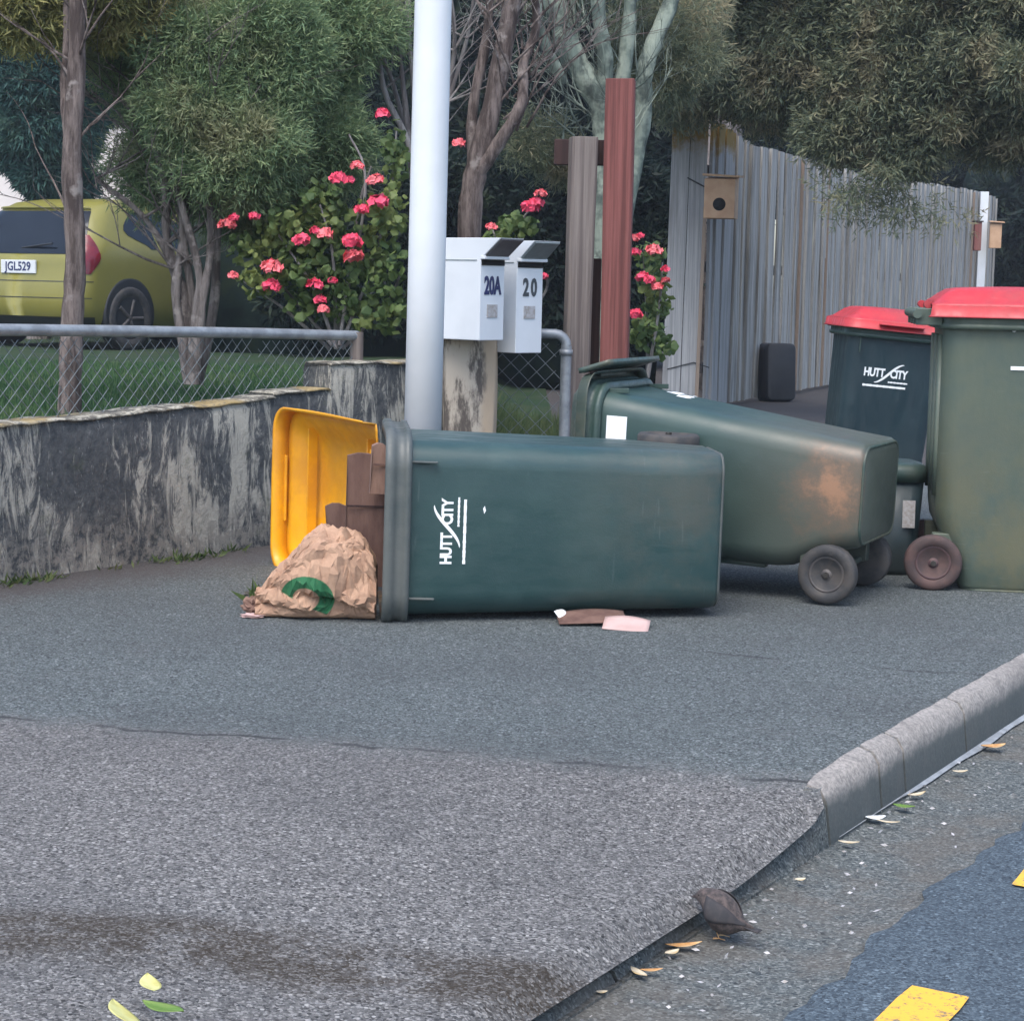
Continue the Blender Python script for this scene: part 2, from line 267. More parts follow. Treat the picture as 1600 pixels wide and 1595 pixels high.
# ------------------------------------------------------------ mesh helpers
class MB:
    def __init__(s): s.v = []; s.f = []; s.mi = []; s.sm = []; s.cur = 0; s.smooth = False
    def add(s, vs, fs, smooth=None):
        k = len(s.v); s.v += [tuple(v) for v in vs]
        for f in fs: s.f.append(tuple(i+k for i in f)); s.mi.append(s.cur); s.sm.append(s.smooth if smooth is None else smooth)
        return s
    def box(s, c, d, rot=None, m=None):
        hx, hy, hz = d[0]/2, d[1]/2, d[2]/2
        vs = [Vector((x, y, z)) for z in (-hz, hz) for x, y in ((-hx,-hy),(hx,-hy),(hx,hy),(-hx,hy))]
        if rot is not None: vs = [rot @ v for v in vs]
        vs = [v+Vector(c) for v in vs]
        return s.add(vs, [(0,3,2,1),(4,5,6,7),(0,1,5,4),(1,2,6,5),(2,3,7,6),(3,0,4,7)], False)
    def tube(s, pts, rad, n=8, cap=True, smooth=True):
        pts = [Vector(p) for p in pts]; m = len(pts)
        if not hasattr(rad, '__len__'): rad = [rad]*m
        prev = None; vs = []
        for i, p in enumerate(pts):
            t = (pts[min(i+1, m-1)]-pts[max(i-1, 0)]).normalized()
            if prev is None: a = t.orthogonal().normalized()
            else:
                a = prev - t*prev.dot(t); a = a.normalized() if a.length > 1e-6 else t.orthogonal().normalized()
            prev = a; b = t.cross(a)
            for k in range(n):
                an = 2*math.pi*k/n; vs.append(p+(a*math.cos(an)+b*math.sin(an))*rad[i])
        fs = []
        for i in range(m-1):
            for k in range(n): fs.append((i*n+k, i*n+(k+1)%n, (i+1)*n+(k+1)%n, (i+1)*n+k))
        s.add(vs, fs, smooth)
        if cap: s.add(vs[:n], [tuple(range(n))[::-1]], False); s.add(vs[-n:], [tuple(range(n))], False)
        return s
    def loft(s, rings, caps=(True, True), smooth=True):
        n = len(rings[0]); vs = [p for r in rings for p in r]; fs = []
        for i in range(len(rings)-1):
            for k in range(n): fs.append((i*n+k, i*n+(k+1)%n, (i+1)*n+(k+1)%n, (i+1)*n+k))
        if caps[0]: fs.append(tuple(range(n))[::-1])
        if caps[1]: b = (len(rings)-1)*n; fs.append(tuple(range(b, b+n)))
        return s.add(vs, fs, smooth)
    def grid(s, fn, nu, nv, smooth=True):
        vs = [fn(i/nu, j/nv) for j in range(nv+1) for i in range(nu+1)]
        return s.add(vs, [(j*(nu+1)+i, j*(nu+1)+i+1, (j+1)*(nu+1)+i+1, (j+1)*(nu+1)+i) for j in range(nv) for i in range(nu)], smooth)
    def lathe(s, c, axis, prof, n=28):
        """prof: (dist along axis, radius)"""
        ax = Vector(axis).normalized(); a = ax.orthogonal().normalized(); b = ax.cross(a); c = Vector(c)
        rings = [[c+ax*h+(a*math.cos(2*math.pi*k/n)+b*math.sin(2*math.pi*k/n))*r for k in range(n)] for h, r in prof]
        return s.loft(rings, (prof[0][1] > 1e-4, prof[-1][1] > 1e-4))
    def build(s, name, mats, parent=None, bevel=0, seg=2, solid=0, sub=0, autos=None):
        me = bpy.data.meshes.new(name); me.from_pydata(s.v, [], s.f)
        for m in (mats if isinstance(mats, list) else [mats]): me.materials.append(m)
        me.polygons.foreach_set('material_index', s.mi); me.polygons.foreach_set('use_smooth', s.sm); me.update()
        o = bpy.data.objects.new(name, me); col.objects.link(o)
        if solid: q = o.modifiers.new('s', 'SOLIDIFY'); q.thickness = solid; q.offset = 0
        if bevel:
            q = o.modifiers.new('b', 'BEVEL'); q.width = bevel; q.segments = seg; q.limit_method = 'ANGLE'; q.angle_limit = R(40)
        if sub: q = o.modifiers.new('u', 'SUBSURF'); q.levels = sub; q.render_levels = sub
        if parent: o.parent = parent
        return o
def tag(o, label=None, cat=None, group=None, kind=None):
    if label: o['label'] = label
    if cat: o['category'] = cat
    if group: o['group'] = group
    if kind: o['kind'] = kind
    return o
def empty(name, loc, mat3=None, label=None, cat=None, group=None):
    o = bpy.data.objects.new(name, None); col.objects.link(o); o.empty_display_size = .1
    m = Matrix.Translation(Vector(loc))
    if mat3 is not None: m = m @ mat3.to_4x4()
    o.matrix_world = m
    return tag(o, label, cat, group)
def npmesh(name, V, Fc, mats, parent=None, mi=None, smooth=False):
    """V (n,3), Fc (m,k) with constant k"""
    me = bpy.data.meshes.new(name); V = np.asarray(V, np.float32); Fc = np.asarray(Fc, np.int32); m, k = Fc.shape
    me.vertices.add(len(V)); me.vertices.foreach_set('co', V.ravel()); me.loops.add(m*k); me.loops.foreach_set('vertex_index', Fc.ravel())
    me.polygons.add(m); me.polygons.foreach_set('loop_start', np.arange(m, dtype=np.int32)*k)
    try: me.polygons.foreach_set('loop_total', np.full(m, k, dtype=np.int32))
    except Exception: pass
    for q in (mats if isinstance(mats, list) else [mats]): me.materials.append(q)
    if mi is not None: me.polygons.foreach_set('material_index', np.asarray(mi, np.int32))
    me.polygons.foreach_set('use_smooth', np.full(m, smooth)); me.update(calc_edges=True)
    o = bpy.data.objects.new(name, me); col.objects.link(o)
    if parent: o.parent = parent
    return o
def unit(a): return a/np.maximum(np.linalg.norm(a, axis=-1, keepdims=True), 1e-9)
def blades(base, dirs, L, W):
    """thin kite-shaped leaves (one quad each)"""
    n = len(base); L = L*(.6+.8*rng.random(n))[:, None]; d = unit(dirs); s = unit(np.cross(d, rng.normal(size=(n,3))))
    p1 = base; p2 = base+d*L*.45+s*W*.5; p3 = base+d*L; p4 = base+d*L*.45-s*W*.5
    V = np.stack([p1,p2,p3,p4], 1).reshape(-1, 3); return V, np.arange(n*4).reshape(n, 4)
def sprays(cent, adir, k, SL, L, W, spread=.7):
    """k leaves along each spray axis"""
    n = len(cent); a = unit(adir); t = rng.random((n,k,1)); pos = cent[:,None,:]+a[:,None,:]*t*SL+rng.normal(size=(n,k,3))*SL*.06
    dd = a[:,None,:]*.8+rng.normal(size=(n,k,3))*spread
    return blades(pos.reshape(-1,3), dd.reshape(-1,3), L, W)
def ellip(n, c, r, shell=.35):
    v = unit(rng.normal(size=(n,3))); rad = (1-(1-shell)*rng.random(n)**1.6)[:, None]
    return np.array(c)+v*rad*np.array(r)
def crown(name, clumps, mat, parent, dens, k, SL, L, W, droop=.5, spread=.7, sub=9, shell=.3, up=0):
    """clumps: (px, py, d, rx_px, ry_px, depth m). Each breaks into sub-clumps of sprays for light and dark."""
    Vs = []; Fs = []; off = 0
    for (px, py, d, rx, ry, dz) in clumps:
        s = F/d; c = np.array(P(px, py, d)); rx_, rz_ = rx/s, ry/s
        nsub = max(4, int(1.5*sub*(rx*ry)/5000.))
        sc = ellip(nsub, c, (rx_*1.0, dz*.9, rz_*1.0), .1)
        rr = .22*min(rx_, rz_)+.07
        n = int(dens*rx*ry/nsub/100.)+2
        for q_ in sc:
            sz = rr*(.45+1.1*rng.random()); ce = ellip(int(n*(.5+rng.random())), q_, (sz*1.2, sz, sz*.8), .2)
            ad = unit(ce-q_)*1.0+unit(ce-c)*.5+np.array([0,0,-droop+up])+rng.normal(size=ce.shape)*.35
            V, Fc = sprays(ce, ad, k, SL, L, W, spread); Vs.append(V); Fs.append(Fc+off); off += len(V)
    return npmesh(name, np.concatenate(Vs), np.concatenate(Fs), mat, parent)
def wob_line(p, q_, n, amp, seed=0):
    rr = random.Random(seed); p = Vector(p); q_ = Vector(q_); out = []; o = Vector((0,0,0))
    for i in range(n+1):
        t = i/n; out.append(p.lerp(q_, t)+o*math.sin(math.pi*min(1, t*1.0))); o = o*.6+Vector((rr.uniform(-1,1), rr.uniform(-1,1), rr.uniform(-.4,.4)))*amp
    return out
def limb(mb, path, r0, r1, n=8, rough=.12):
    """path through key points with irregular radii"""
    pts = [Vector(p) for p in path]; out = []; rad = []
    segs = len(pts)-1; N_ = 6
    for i in range(segs):
        a, b = pts[i], pts[i+1]; a0 = pts[i-1] if i else a*2-b; b1 = pts[i+2] if i+2 < len(pts) else b*2-a
        for j in range(N_ + (1 if i == segs-1 else 0)):
            t = j/N_; t2, t3 = t*t, t*t*t
            p = .5*((2*a)+(b-a0)*t+(2*a0-5*a+4*b-b1)*t2+(-a0+3*a-3*b+b1)*t3)
            g = (i+t)/segs; out.append(p); rad.append((r0*(1-g)+r1*g)*(1+random.uniform(-rough, rough)))
    mb.tube(out, rad, n); return out
def twigs(mb, start, dirv, L, r, depth, bend=.35, n=5, kids=3):
    p = Vector(start); d = Vector(dirv).normalized(); pts = [p.copy()]; st = 5
    for i in range(st):
        d = (d+Vector((random.uniform(-1,1), random.uniform(-1,1), random.uniform(-.6,1)))*bend*.5).normalized(); p = p+d*L/st; pts.append(p.copy())
    mb.tube(pts, [r*(1-.75*i/st) for i in range(st+1)], n, False)
    if depth > 0:
        for k in range(kids):
            i = random.randint(1, st); q_ = pts[i]; dd = (d+Vector((random.uniform(-1,1), random.uniform(-1,1), random.uniform(-.5,1)))*.8).normalized()
            twigs(mb, q_, dd, L*random.uniform(.45,.75), r*.5, depth-1, bend, max(3, n-1), kids)
def text_obj(s, name, size, mat, parent, M4, extrude=.0006, bold=0., sx=1., space=1.):
    cu = bpy.data.curves.new(name, 'FONT'); cu.body = s; cu.size = size; cu.extrude = extrude; cu.offset = bold; cu.align_x = 'CENTER'; cu.align_y = 'CENTER'
    cu.space_character = space; cu.resolution_u = 3
    t = bpy.data.objects.new('tmp', cu); col.objects.link(t); dg = bpy.context.evaluated_depsgraph_get(); me = bpy.data.meshes.new_from_object(t.evaluated_get(dg))
    bpy.data.objects.remove(t); me.transform(M4 @ Matrix.Diagonal((sx,1,1,1))); me.materials.clear(); me.materials.append(mat)
    o = bpy.data.objects.new(name, me); col.objects.link(o)
    if parent: o.parent = parent
    return o
def join_text(parts, name, mat, parent):
    """merge temporary mesh objects into one mesh"""
    vs = []; fs = []
    for o in parts:
        k = len(vs); vs += [tuple(v.co) for v in o.data.vertices]; fs += [tuple(i+k for i in p.vertices) for p in o.data.polygons]; bpy.data.objects.remove(o)
    me = bpy.data.meshes.new(name); me.from_pydata(vs, [], fs); me.materials.append(mat); o = bpy.data.objects.new(name, me); col.objects.link(o); o.parent = parent
    return o

# ------------------------------------------------------------ ground, kerb and road
KX, KY, KS = .68, 4.06, .57               # kerb line x = KX + KS (y-KY)
kdir = Vector((KS, 1, 0)).normalized(); knor = Vector((kdir.y, -kdir.x, 0))   # towards the road
def kpt(t, off=0, z=0):                   # t measured along the kerb from (KX,KY)
    p = Vector((KX, KY, 0))+kdir*t+knor*off; return Vector((p.x, p.y, z))
def smooth(a, b, x):
    t = min(1, max(0, (x-a)/(b-a))); return t*t*(3-2*t)
ZR = -.135
def kerb_top(t): return -.058+.058*smooth(-.60, .30, t)
def drop(x, y):
    p = Vector((x-KX, y-KY, 0)); t = p.dot(kdir); o = -p.dot(knor)
    return kerb_top(t)*(1-smooth(.05, .75, o))
mb = MB()
mb.box((0,60,-.42), (400,400,.3)); tag(mb.build('ground', M['soil']), kind='structure')
mb = MB(); ts = [-3.2+.05*i for i in range(0, 148)]+[4.2+1.2*i for i in range(28)]
offs = [0,.015,.03,.05,.08,.14,.2,.3,.4,.55,.75,1.2,2,3.5,6,12,20]; nv = len(offs)
vs = []; fs = []
for i, t in enumerate(ts):
    for o in offs:
        w0 = .022*smooth(-.05, .02, t); p = kpt(t, -w0-o+.014*(1-smooth(-.05,.02,t))); p.z = drop(p.x, p.y)-(1-smooth(-.12,.02,t))*.038*(1-smooth(.0,.085,o))**2+.003*math.sin(p.x*1.1+p.y*.7); vs.append(p)
    if t < 0:
        pass
for i in range(len(ts)-1):
    for j in range(nv-1): fs.append((i*nv+j, (i+1)*nv+j, (i+1)*nv+j+1, i*nv+j+1))
mb.add(vs, fs, True); tag(mb.build('pavement', M['pave']), kind='structure')
# kerb stones in lengths with open joints
cuts = [-3.2,-2.0,-.98,.0,.33,.50,.98,1.9,2.8,3.7,4.6,6,8,11,15,22,30]
mb = MB()
for a, b in zip(cuts[:-1], cuts[1:]):
    g = .006; n = max(3, int((b-a)/.04)) if a < 6 else 6; rings = []
    for i in range(n+1):
        t = a+g+(b-a-2*g)*i/n; h = kerb_top(t)+.008+.0025*math.sin(t*31)*math.sin(t*13)-.062*(1-smooth(-.12,.02,t)); e = 0
        if i in (0, n): e = .002
        r_ = .035*smooth(-.105, 0, kerb_top(t))+.01
        prof = [(-.09, ZR-.1), (-.09, h-.04-e), (-.06, h-.016-e), (-.046, h-.003-e), (-r_-.004, h-e), (-r_*.35, h-r_*.22-e), (.0, h-r_*.8-e), (.012, ZR+.004), (.012, ZR-.1)]
        rings.append([kpt(t, o, z) for o, z in prof])
    mb.cur = 1 if b < .02 else 0; mb.loft(rings, (True, True), True)
o = mb.build('kerb', [M['kerb'], M['channel']]); tag(o, kind='structure')
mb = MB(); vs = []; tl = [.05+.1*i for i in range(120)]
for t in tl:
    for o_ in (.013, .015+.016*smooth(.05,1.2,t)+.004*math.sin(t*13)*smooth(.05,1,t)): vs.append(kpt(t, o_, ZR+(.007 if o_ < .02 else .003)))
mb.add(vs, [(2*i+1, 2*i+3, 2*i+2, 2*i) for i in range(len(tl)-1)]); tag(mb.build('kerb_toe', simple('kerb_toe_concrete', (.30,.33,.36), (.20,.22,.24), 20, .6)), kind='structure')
m_ = o.modifiers.new('e', 'EDGE_SPLIT'); m_.split_angle = R(50)
mb = MB(); vs = []; fs = []
offs = [.0,.05,.1,.2,.3,.36]
for t in ts:
    for k, o in enumerate(offs): vs.append(kpt(t, o, ZR+.02*(1-smooth(0,.05,o))*0 - .012*math.sin(math.pi*min(1,o/.36))))
nv = len(offs)
for i in range(len(ts)-1):
    for j in range(nv-1): fs.append((i*nv+j+1, (i+1)*nv+j+1, (i+1)*nv+j, i*nv+j))
mb.add(vs, fs, True); tag(mb.build('channel', M['channel']), kind='structure')
mb = MB(); vs = []; fs = []; offs = [.30,.33,.38,1,2,5,12]; nv = len(offs)
for t in ts:
    for k, o in enumerate(offs): vs.append(kpt(t, o+(.010*math.sin(t*5.3)+.008*math.sin(t*17+1)+.006*math.sin(t*41)+random.uniform(-.006,.006) if k < 2 else 0), ZR+(.0 if k == 0 else .008)))
for i in range(len(ts)-1):
    for j in range(nv-1): fs.append((i*nv+j+1, (i+1)*nv+j+1, (i+1)*nv+j, i*nv+j))
mb.add(vs, fs, True); tag(mb.build('road', M['road']), kind='structure')
# broken yellow line
def dash(p_far, p_near, wd):
    mb = MB(); a, b = Vector(p_far), Vector(p_near); n = 14; vs = []
    side = Vector((kdir.y, -kdir.x, 0))
    for i in range(n+1):
        c = a.lerp(b, i/n)
        for sg in (-1, 1): vs.append(c+side*sg*(wd/2+random.uniform(-.004,.004))+kdir*(random.uniform(-.006,.006)))
    for v in vs: v.z = ZR+.0125
    mb.add(vs, [(2*i+2, 2*i+3, 2*i+1, 2*i) for i in range(n)]); return mb
dash(G(1468,1560,ZR), G(1468,1560,ZR)-kdir*.9, .105).build('road_marking', M['ypaint'])
dash(G(1640,1360,ZR)+kdir*.6, G(1618,1398,ZR), .105).build('road_marking', M['ypaint'])
for o in [o for o in bpy.data.objects if o.name.startswith('road_marking')]: tag(o, kind='structure')

# lawn and drive behind the wall
def lawn_z(x, y):
    wl = .42-.13*smooth(9.5, 19, y)
    return wl*(1-smooth(-.75, .1, x-.0*(y-8)))
wallx = lambda y: -1.71+(y-6.49)*.70
mb = MB(); ys = [5.0+.25*i for i in range(20)]+[10+.8*i for i in range(30)]; nx = 36; vs = []
for y in ys:
    xr = min(.25+.0*(y), 1e9) if y > 8.4 else wallx(y)-.06
    if y > 8.4: xr = .3
    xl = -12
    for i in range(nx+1):
        t = i/nx; x = xl+(xr-xl)*(1-(1-t)**2.2); vs.append(Vector((x, y, max(lawn_z(x, y), .012)+.012*math.sin(x*4+y*3))))
mb.add(vs, [(j*(nx+1)+i, j*(nx+1)+i+1, (j+1)*(nx+1)+i+1, (j+1)*(nx+1)+i) for j in range(len(ys)-1) for i in range(nx)], True)
tag(mb.build('lawn', M['lawn']), kind='structure')
n = 70000; gy = 6.4+rng.random(n)**1.3*8.5; gx = -5.2+rng.random(n)*5.5
ok = (gx < np.where(gy > 8.4, .22, -1.78+(gy-6.49)*.70)) & (gx > -.35*gy-.4); gx, gy = gx[ok], gy[ok]
gz = np.array([max(lawn_z(a, b), .012) for a, b in zip(gx, gy)])
V, Fc = blades(np.stack([gx,gy,gz],1), np.stack([rng.normal(size=len(gx))*.4, rng.normal(size=len(gx))*.4, np.ones(len(gx))],1), .055, .006)
tag(npmesh('grass', V, Fc, M['lf_grass']), 'short green lawn grass behind the low wall and wire fence', 'grass', kind='stuff')
# rough grass behind the pipe gate
n = 9000; gx = -.25+rng.random(n)*.62; gy = 8.75+rng.random(n)*3.0; gz = np.array([max(lawn_z(a, b), .0) for a, b in zip(gx, gy)])
V, Fc = blades(np.stack([gx,gy,gz],1), np.stack([rng.normal(size=n)*.5, rng.normal(size=n)*.5, np.ones(n)],1), .26, .008)
tag(npmesh('long_grass', V, Fc, M['lf_weed']), 'long rough grass growing behind the pipe gate', 'grass', kind='stuff')
n = 900; tt = rng.random(n); wy = 6.3+tt*2.0; wx = -1.71+(wy-6.49)*.70+.02+rng.random(n)**2*.10
cl = (np.sin(wy*9)+np.sin(wy*23+1)*.7+rng.normal(size=n)*.5) > .3; wx, wy = wx[cl], wy[cl]
V, Fc = blades(np.stack([wx,wy,np.zeros(len(wx))],1), np.stack([.3+rng.normal(size=len(wx))*.6, -.3+rng.normal(size=len(wx))*.6, np.ones(len(wx))*.6],1), .035, .010)
tag(npmesh('weeds', V, Fc, M['lf_weed']), 'small weeds growing along the foot of the low concrete wall', 'weeds', kind='stuff')

# ------------------------------------------------------------ low concrete wall
root = empty('concrete_wall', (-1.4,7.0,0), None, 'low old concrete wall streaked black and white, stepped up towards the white pole', 'wall')
inv = root.matrix_world.inverted()
wp = [(-3.1,4.55),(-2.35,5.6),(-1.71,6.49),(-1.37,7.02),(-.93,7.61),(-.74,7.86),(-.30,8.42)]
def wall_sec(p, q_, h0, h1, n=40):
    mb = MB(); cp = MB(); p = Vector((*p,0)); q_ = Vector((*q_,0)); d = (q_-p); L = d.length; d = d.normalized(); nrm = Vector((d.y,-d.x,0)); th = .15
    rings = []; caps = []
    for i in range(n+1):
        t = i/n; c = p.lerp(q_, t); h = h0+(h1-h0)*t+.003*math.sin(t*L*11)+.002*math.sin(t*L*29); fr = []
        for z in (-.05, .12, .25, .4, h-.03): fr.append(c+nrm*(.006*math.sin(z*20+t*L*8))+Vector((0,0,z)))
        fr += [c-nrm*.012+Vector((0,0,h)), c-nrm*(th-.012)+Vector((0,0,h)), c-nrm*th+Vector((0,0,h-.03)), c-nrm*th+Vector((0,0,-.05))]
        rings.append([inv @ v for v in fr])
        wv = .003+.003*math.sin(t*L*17)*math.sin(t*L*5)+.002*math.sin(t*L*61)
        caps.append([inv @ v for v in (c+nrm*(.004)+Vector((0,0,h-.004-wv*.9)), c+nrm*(.008+wv*.3)+Vector((0,0,h-.004)), c-nrm*.008+Vector((0,0,h+.003)), c-nrm*(th-.012)+Vector((0,0,h+.003)), c-nrm*(th-.002)+Vector((0,0,h-.02)))])
    mb.loft(rings, (True, True), True); a = mb.build('wall_section', M['conc'], root); e = a.modifiers.new('e','EDGE_SPLIT'); e.split_angle = R(45)
    cp.loft(caps, (True, True), True); cp.build('lichen_crust', M['lichen'], a)
hs = [.50,.515,.53,.545,.575]
for i in range(4): wall_sec(wp[i], wp[i+1], hs[i], hs[i+1])
wall_sec(wp[4], wp[5], .59, .60, 10)
wall_sec(wp[5], wp[6], .70, .70, 20)
# ------------------------------------------------------------ chain link fence on the wall
def chain_mesh(mb, A, B, za, zb, ztop_a, ztop_b, cell=.055, r=.0016):
    A = Vector((A[0],A[1],0)); B = Vector((B[0],B[1],0)); L = (B-A).length; d = (B-A)/L; nrm = Vector((d.y,-d.x,0))
    hmax = max(ztop_a-za, ztop_b-zb); k = -hmax
    while k < L:
        for sg in (1, -1):
            pts = []
            for j in range(13):
                h = hmax*j/12; u = k+h if sg > 0 else k+hmax-h
                if 0 <= u <= L:
                    lo = za+(zb-za)*u/L; hi = ztop_a+(ztop_b-ztop_a)*u/L; z = max(za, zb)+0*lo; z = min(za,zb)+h
                    if lo-.01 <= z <= hi: pts.append(A+d*u+nrm*sg*.0015+Vector((0,0,z)))
            if len(pts) > 1: mb.tube(pts, r, 4, False)
        k += cell
root = empty('chain_link_fence', (-1.6,6.6,0), None, 'low chain-link fence with a galvanised top pipe standing on the concrete wall', 'fence')
inv = root.matrix_world.inverted()
def fp(px, py, d): return P(px, py, d)
bk = .10; fa = Vector((-3.2,4.4,0)); pts = []
fl = [(-2.45,5.62),(-1.80,6.55),(-1.45,7.08),(-1.02,7.70),(-.66,8.16)]
zt = [.865,.845,.835,.82,.805]
mb = MB(); mb.tube([inv @ Vector((x,y,z)) for (x,y), z in zip(fl, zt)], .021, 12); mb.build('top_rail', M['galv'], root)
mb = MB()
for i in range(4):
    A, B = fl[i], fl[i+1]; wa = hs[i] if i < 4 else .59; wbz = hs[min(i+1,4)]
    chain_mesh(mb, A, B, min(wa, wbz)-.10, min(wa, wbz)-.10, zt[i], zt[i+1])
mb.v = [tuple(inv @ Vector(v)) for v in mb.v]; mb.build('wire_mesh', M['wire'], root)
for x, y, z in ((-.66,8.16,.80), (-2.45,5.62,.86)):
    mb = MB(); mb.tube([inv @ Vector((x,y,.3)), inv @ Vector((x,y,z+.02))], .028, 10); mb.build('fence_post', M['post_grey'], root)

# ------------------------------------------------------------ letterbox post and letterboxes
root = empty('letterbox_post', (-.19, 8.32, 0), Euler((0,0,R(3))).to_matrix(), 'thick weathered timber stump under the white letterboxes', 'post')
mb = MB(); rings = []
for i in range(13):
    z = .80*i/12; rings.append([(x*(1+.04*math.sin(z*7+k)), y*(1+.05*math.sin(z*9+k*2)), z) for k, (x, y) in enumerate([(-.11,-.10),(-.03,-.118),(.05,-.112),(.10,-.10),(.112,-.04),(.108,.06),(.09,.1),(-.09,.1),(-.112,.04),(-.114,-.05)])])
mb.loft(rings); o = mb.build('stump', M['stump'], root, .006)
def letterbox(loc, rz, label, num, ink, flapm, ht, wd=.15, dp=.38):
    root = empty('letterbox', loc, Euler((0,0,rz)).to_matrix(), label, 'letterbox', 'white letterboxes on the stump')
    # local: front faces -Y, width X
    mb = MB(); zt_, zf = ht, ht-.085
    hd = .105
    prof = [(-dp/2, 0), (-dp/2, zf), (-dp/2-hd, ht), (dp/2, ht), (dp/2, 0)]
    mb.loft([[(x, y, z) for y, z in prof] for x in (-wd/2, wd/2)], smooth=False)
    mb.build('casing', M['box_white'], root, .003)
    sl_ = math.atan2(hd, ht-zf); mb = MB()
    mb.box((0,-dp/2-hd*.52-.004,zf+(ht-zf)*.52-.002), (wd-.012,.006,math.hypot(hd,ht-zf)*.86), Euler((sl_,0,0)).to_matrix()); mb.build('flap', flapm, root, .001)
    mb = MB(); mb.box((0,-dp/2-.012,zf+.006), (wd+.006,.026,.014)); mb.build('flap_lip', M['box_white'], root, .003)
    mb = MB(); mb.box((0,-dp/2-.002,zf-.014), (wd-.01,.006,.022)); mb.build('mail_slot', M['hole'], root)
    mb = MB(); mb.box((wd/2+.001,0,ht-.085), (.003,dp-.1,.003)); mb.box((-wd/2-.001,0,ht-.09), (.003,dp-.04,.003)); mb.build('seam', M['midgrey'], root)
    text_obj(num, 'house_number', .10, ink, root, Matrix.Translation((0,-dp/2-.002,ht-.195)) @ Euler((R(90),0,0)).to_matrix().to_4x4(), .001, .0035, .62 if len(num) == 3 else .68, 1.0 if len(num) == 3 else 1.35)
    mb = MB(); mb.box((0,-dp/2-.002,ht-.295), (.062,.004,.052)); mb.build('sticker', M['stick'], root)
    return root
letterbox((-.245,8.185,.800), R(50), 'white letterbox numbered 20A with a dark flap, nearer the white pole', '20A', M['ink'], M['darkgrey'], .415)
letterbox((-.075,8.385,.745), R(43), 'white letterbox numbered 20 with a pale grey flap, beside the pipe gate', '20', M['inkgrey'], M['midgrey'], .465)
# ------------------------------------------------------------ white pole
root = P(659, 650, 7.4); b0 = Vector((root.x, 7.4, 0)); tp = P(677, 0, 7.4)
root = empty('street_pole', b0, None, 'tall white painted steel pole standing behind the fallen yellow-lidded bin', 'pole')
mb = MB(); d = Vector((0,0,1)); t0 = (tp-b0)/tp.z
mb.lathe((0,0,0), t0, [(0,.071),(1.2,.070),(3,.067),(6.5,.058)], 40); mb.build('shaft', M['white'], root)
mb = MB(); mb.lathe((0,0,0), t0, [(-.01,.10),(.03,.10),(.035,.09),(.05,.074)], 32); mb.build('base_collar', M['galv'], root)

# ------------------------------------------------------------ pipe gate
root = empty('pipe_gate', (.0,8.5,0), None, 'galvanised pipe gate frame with rusty wire mesh beside the letterboxes', 'gate')
inv = root.matrix_world.inverted(); a = P(800, 520, 8.5); b = P(868, 522, 8.5); c = P(885, 540, 8.5)
el = [a, b]+[Vector((b.x+(c.x-b.x)*math.sin(t), 8.5, c.z+(b.z-c.z)*math.cos(t))) for t in (R(20),R(45),R(70))]+[c]
mb = MB(); mb.tube([inv @ v for v in el], .022, 12); mb.tube([inv @ c, inv @ Vector((c.x,8.5,.04))], .024, 12); mb.tube([inv @ Vector((a.x-.12,8.5,.08)), inv @ Vector((c.x,8.5,.08))], .018, 10)
mb.lathe(inv @ (c-Vector((0,0,.03))), (0,0,1), [(-.012,.029),(.012,.029)], 16); mb.build('pipe_frame', M['galv'], root)
mb = MB(); chain_mesh(mb, (a.x-.14,8.5), (c.x,8.5), .08, .08, .78, .78, .075, .0017); mb.v = [tuple(inv @ Vector(v)) for v in mb.v]; mb.build('wire_mesh', M['wire'], root)
# ------------------------------------------------------------ timber posts
def post(name, pa, pb, d, wd, mat, label, rz):
    t = P(*pa, d); b_ = P(*pb, d); dx = (t.x-b_.x)/(t.z-b_.z); base = Vector((b_.x-dx*b_.z, d, 0))
    root = empty(name, base, None, label, 'post'); mb = MB(); rings = []; n = 24; rot = Euler((0,0,R(rz))).to_matrix()
    for i in range(n+1):
        z = t.z*i/n; hw = wd/2*(1+.02*math.sin(z*5)); ch = .012
        sec = [(-hw,-hw+ch),(-hw+ch,-hw),(hw-ch,-hw),(hw,-hw+ch),(hw,hw-ch),(hw-ch,hw),(-hw+ch,hw),(-hw,hw-ch)]
        rings.append([rot @ Vector((x+dx*z, y, z+(.01*x if i == n else 0))) for x, y in sec])
    mb.loft(rings, smooth=False); mb.build('post_shaft', mat, root, .003)
    return root, t
rt, tg = post('timber_post', (912,215), (896,690), 8.6, .112, M['post_grey'], 'square weathered grey timber post left of the red post', 8)
mb = MB(); mb.box((.02,.075,tg.z-.06), (.26,.04,.11)); mb.build('cross_rail', M['post_dark'], rt, .004)
mb = MB(); mb.box((.085,.085,.60), (.05,.02,1.1)); mb.build('backing_board', M['post_dark'], rt, .003)
post('timber_post', (970,125), (960,565), 8.6, .125, M['post_red'], 'tall square reddish timber post right of the grey post', -6)

